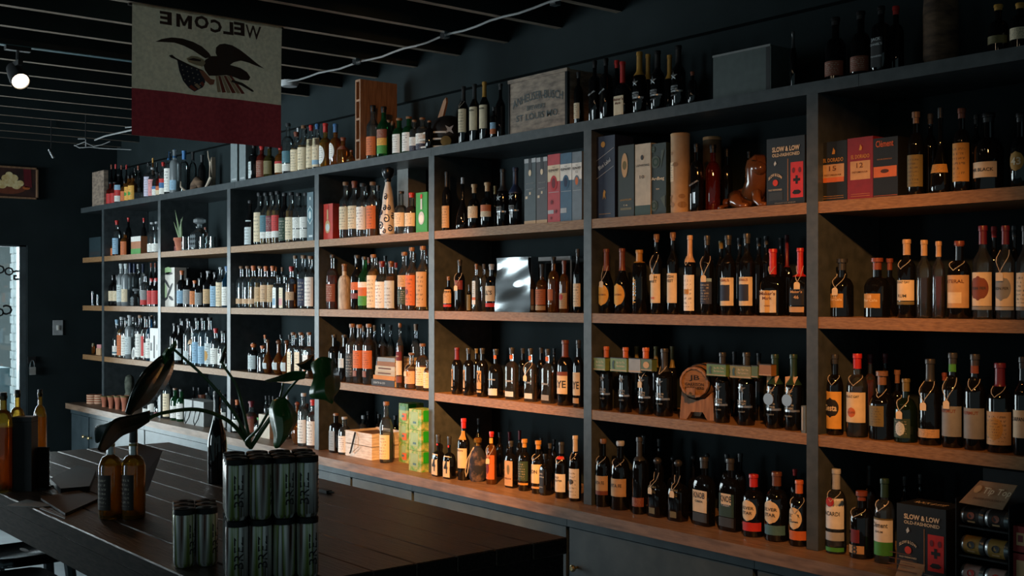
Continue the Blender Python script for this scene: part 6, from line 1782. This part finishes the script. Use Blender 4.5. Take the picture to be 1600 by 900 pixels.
# pack axes : front row runs toward the right of the picture and slightly away
u_ = (Vector((RV.x, RV.y, 0)) + Vector((DV.x, DV.y, 0)) * .30).normalized(); v_ = Vector((-u_.y, u_.x, 0))
if v_.dot(DV) < 0: v_ = -v_
org, t = on_z(371, 912, ZTB); step = CR * 2.06
rot0 = math.atan2(u_.y, u_.x)
lv = ['lower', 'upper']
for tier in range(2):
    for i in range(4):
        for j in range(3):
            q = org + u_ * (i * step) + v_ * (j * step + CR)
            an = rot0 + (0 if (i + tier) % 3 != 2 else 1.2) + (R.uniform(-.5, .5) if i > 1 else .12)
            can(q.x, q.y, ZTB + .0005 + tier * (CHt + .0065), an, 'silver rainbow can, %s from left in the %s row, %s tier of tall pack' % (('first', 'second', 'third', 'fourth')[i], ('front', 'middle', 'rear')[j], lv[tier]))
org2, t = on_z(294, 888, ZTB)
for i in range(2):
    for j in range(3):
        q = org2 + u_ * (i * step - .0 * step) + v_ * (j * step + CR) - u_ * (.01)
        can(q.x, q.y, ZTB + .0005, rot0 + .9, 'dim can in the low pack left of the tall one, %s column, %s row' % (('left', 'right')[i], ('front', 'middle', 'rear')[j]))
# bottle opener lying right of the pack
p, t = on_z(508, 770, ZTB); ob = thing('wine_key', (p.x, p.y, ZTB + .0005), 'small black object lying on the table right of the cans', 'opener'); MB().box(-.05, .03, -.012, .012, 0, .012).build('handle', 'black_metal', ob, smooth=0); MB().tube([(.03, 0, .006), (.05, .01, .006)], .004).build('lever', 'steel', ob)
# --- vase with monstera
dv = 3.62
pv = at(398, 700, dv); ve = thing('monstera_vase', (pv.x, pv.y, ZTB + .0005), 'monstera cuttings in a dark round vase behind the cans', 'plant')
MB().lathe([(.045, 0), (.07, .01), (.083, .07), (.078, .12), (.05, .165), (.038, .18), (.042, .195), (.036, .195), (.034, .18)], 24).build('vase', 'g_dark', ve)
def L(px, py, dp): q = at(px, py, dp) - ve.location; return q
def stemc(pts, r0=.006, r1=.003):
    ps = [L(*q) for q in pts]; out = []
    for i in range(len(ps) - 1):
        a = ps[max(i - 1, 0)]; b = ps[i]; c = ps[i + 1]; d_ = ps[min(i + 2, len(ps) - 1)]
        for k in range(5):
            s = k / 5; out.append(.5 * ((2 * b) + (c - a) * s + (2 * a - 5 * b + 4 * c - d_) * s * s + (3 * b - a - 3 * c + d_) * s ** 3))
    out.append(ps[-1]); n_ = len(out)
    MB().tube(out, [r0 + (r1 - r0) * i / (n_ - 1) for i in range(n_)], 7).build('stem', 'stem', ve)
V0 = (392, 700, 3.6)
stemc([V0, (372, 655, 3.58), (330, 600, 3.55), (272, 546, 3.5)], .006, .004)
stemc([V0, (360, 660, 3.55), (310, 640, 3.45), (255, 645, 3.35), (235, 653, 3.3)], .007, .005)
stemc([V0, (380, 640, 3.62), (368, 600, 3.62), (347, 566, 3.6), (352, 542, 3.6)], .006, .003)
stemc([V0, (412, 670, 3.58), (432, 640, 3.56), (452, 608, 3.55), (478, 580, 3.5)], .006, .0035)
stemc([V0, (402, 680, 3.6), (430, 640, 3.62), (440, 612, 3.6), (442, 598, 3.6)], .005, .003)
stemc([V0, (385, 690, 3.55), (405, 668, 3.5), (426, 632, 3.48), (436, 622, 3.46)], .005, .004)
def leafm(rows, mt, th=.0015, name='leaf'):
    """rows of (left, mid, right) points given as (px, py, depth) from stalk to tip"""
    g = []
    for a, b, c in rows:
        a, b, c = L(*a), L(*b), L(*c); g.append([a, a.lerp(b, .5) + (b - a).cross(c - b).normalized() * 0, b, b.lerp(c, .5), c])
    def cr(p0, p1, p2, p3, s): return .5 * ((2 * p1) + (p2 - p0) * s + (2 * p0 - 5 * p1 + 4 * p2 - p3) * s * s + (3 * p1 - p0 - 3 * p2 + p3) * s ** 3)
    G = []
    for i in range(len(g) - 1):
        for k in range(4):
            G.append([cr(g[max(i - 1, 0)][j], g[i][j], g[i + 1][j], g[min(i + 2, len(g) - 1)][j], k / 4) for j in range(5)])
    G.append(g[-1])
    m = MB(); m.grid(G); o = m.build(name, mt, ve, smooth=80)
    sd = o.modifiers.new('thick', 'SOLIDIFY'); sd.thickness = th
    return o
# large hanging leaf, edge on to the camera, left
leafm([((262, 548, 3.52), (268, 552, 3.5), (272, 553, 3.48)), ((238, 566, 3.46), (256, 580, 3.50), (270, 578, 3.56)), ((222, 590, 3.40), (238, 608, 3.48), (256, 608, 3.58)),
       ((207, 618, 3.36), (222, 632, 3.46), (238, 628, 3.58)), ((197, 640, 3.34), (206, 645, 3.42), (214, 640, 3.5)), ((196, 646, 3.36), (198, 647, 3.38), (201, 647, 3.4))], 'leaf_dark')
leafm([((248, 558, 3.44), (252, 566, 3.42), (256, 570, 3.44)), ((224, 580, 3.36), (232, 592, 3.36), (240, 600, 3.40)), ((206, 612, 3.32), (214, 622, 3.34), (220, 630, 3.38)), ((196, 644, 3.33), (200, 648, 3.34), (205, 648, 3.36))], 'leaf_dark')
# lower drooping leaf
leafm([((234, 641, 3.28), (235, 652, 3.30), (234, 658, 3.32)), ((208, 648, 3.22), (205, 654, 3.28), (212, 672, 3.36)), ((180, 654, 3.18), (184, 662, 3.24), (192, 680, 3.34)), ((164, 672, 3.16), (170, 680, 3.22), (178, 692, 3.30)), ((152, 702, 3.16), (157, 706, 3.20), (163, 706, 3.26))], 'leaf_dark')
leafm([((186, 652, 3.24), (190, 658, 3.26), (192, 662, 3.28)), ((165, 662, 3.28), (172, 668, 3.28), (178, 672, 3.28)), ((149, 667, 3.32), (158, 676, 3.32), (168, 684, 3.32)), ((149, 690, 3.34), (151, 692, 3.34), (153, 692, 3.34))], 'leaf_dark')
# bright leaf right of the stems, faces the room
leafm([((488, 566, 3.52), (496, 560, 3.5), (504, 557, 3.5)), ((486, 572, 3.50), (504, 574, 3.47), (520, 562, 3.52)), ((490, 590, 3.46), (508, 592, 3.43), (527, 578, 3.52)), ((484, 612, 3.44), (507, 608, 3.41), (531, 596, 3.50)), ((488, 622, 3.44), (510, 620, 3.41), (530, 608, 3.48)), ((506, 624, 3.43), (514, 626, 3.42), (522, 620, 3.45)), ((517, 630, 3.43), (519, 631, 3.43), (521, 629, 3.43))], 'leaf')
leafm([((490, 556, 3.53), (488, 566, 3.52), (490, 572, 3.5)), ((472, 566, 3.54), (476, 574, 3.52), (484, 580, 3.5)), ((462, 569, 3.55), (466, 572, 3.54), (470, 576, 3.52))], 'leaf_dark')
leafm([((478, 580, 3.5), (478, 584, 3.5), (476, 592, 3.5)), ((456, 580, 3.48), (452, 588, 3.5), (448, 596, 3.52)), ((434, 588, 3.46), (432, 592, 3.5), (434, 596, 3.52)), ((414, 594, 3.45), (415, 595, 3.48), (418, 597, 3.5))], 'leaf')
# dark leaf in the middle
leafm([((426, 626, 3.46), (438, 622, 3.45), (446, 622, 3.45)), ((421, 640, 3.44), (438, 640, 3.41), (456, 634, 3.45)), ((423, 660, 3.42), (442, 658, 3.38), (465, 652, 3.44)), ((428, 680, 3.40), (442, 678, 3.37), (459, 668, 3.42)), ((428, 694, 3.40), (437, 694, 3.38), (448, 684, 3.40)), ((430, 700, 3.40), (433, 700, 3.40), (437, 698, 3.40))], 'leaf')
# young leaves
leafm([((270, 548, 3.5), (268, 550, 3.5), (266, 556, 3.5)), ((276, 540, 3.5), (270, 541, 3.48), (262, 546, 3.5)), ((275, 532, 3.5), (273, 533, 3.5), (271, 537, 3.5))], 'leaf')
leafm([((255, 572, 3.5), (260, 566, 3.49), (266, 560, 3.5)), ((250, 560, 3.5), (258, 553, 3.48), (264, 550, 3.5)), ((260, 544, 3.5), (264, 545, 3.49), (267, 547, 3.5))], 'leaf')
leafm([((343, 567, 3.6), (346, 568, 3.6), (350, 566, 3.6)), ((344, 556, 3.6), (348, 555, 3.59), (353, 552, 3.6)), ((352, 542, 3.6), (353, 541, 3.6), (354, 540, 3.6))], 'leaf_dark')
# --- stools tucked at the near side of the table
def stool(px, py, label, a=0.0):
    zs = .76; p, t = on_z(px, py, zs); e = thing('metal_stool', (p.x, p.y, 0), label, 'stool', 'metal bar stools', rz=a); s = .155
    def rs(h, k, n_=28): return [(q[0], q[1], h) for q in (sup(s * k, 2 * math.pi * i / n_, 6) for i in range(n_))]
    m = MB(); m.rings([rs(zs - .035, 1.0), rs(zs - .006, 1.0), rs(zs, .97), rs(zs + .001, .93), rs(zs - .004, .86)]); m.build('seat', 'stool_metal', e)
    m = MB(); m.rings([[(.045 * math.cos(2 * math.pi * i / 16), .012 * math.sin(2 * math.pi * i / 16), h) for i in range(16)] for h in (zs - .0035, zs - .003)]); m.build('hand_slot', 'black_metal', e)
    for sx in (-1, 1):
        for sy_ in (-1, 1):
            MB().tube([(sx * .13, sy_ * .13, zs - .035), (sx * .20, sy_ * .20, 0)], [.022, .016], 8).build('leg', 'stool_metal', e)
    for sx in (-1, 1):
        MB().tube([(sx * .178, -.178, .25), (sx * .178, .178, .25)], .008).build('foot_rail', 'stool_metal', e); MB().tube([(-.178, sx * .178, .25), (.178, sx * .178, .25)], .008).build('foot_rail', 'stool_metal', e)
        MB().tube([(sx * .15, -.15, .55), (sx * .15, .15, .55)], .006).build('brace', 'stool_metal', e)
stool(38, 858, 'grey metal bar stool tucked under the near table edge')
stool(14, 905, 'grey metal bar stool at the bottom left corner, nearest the camera')
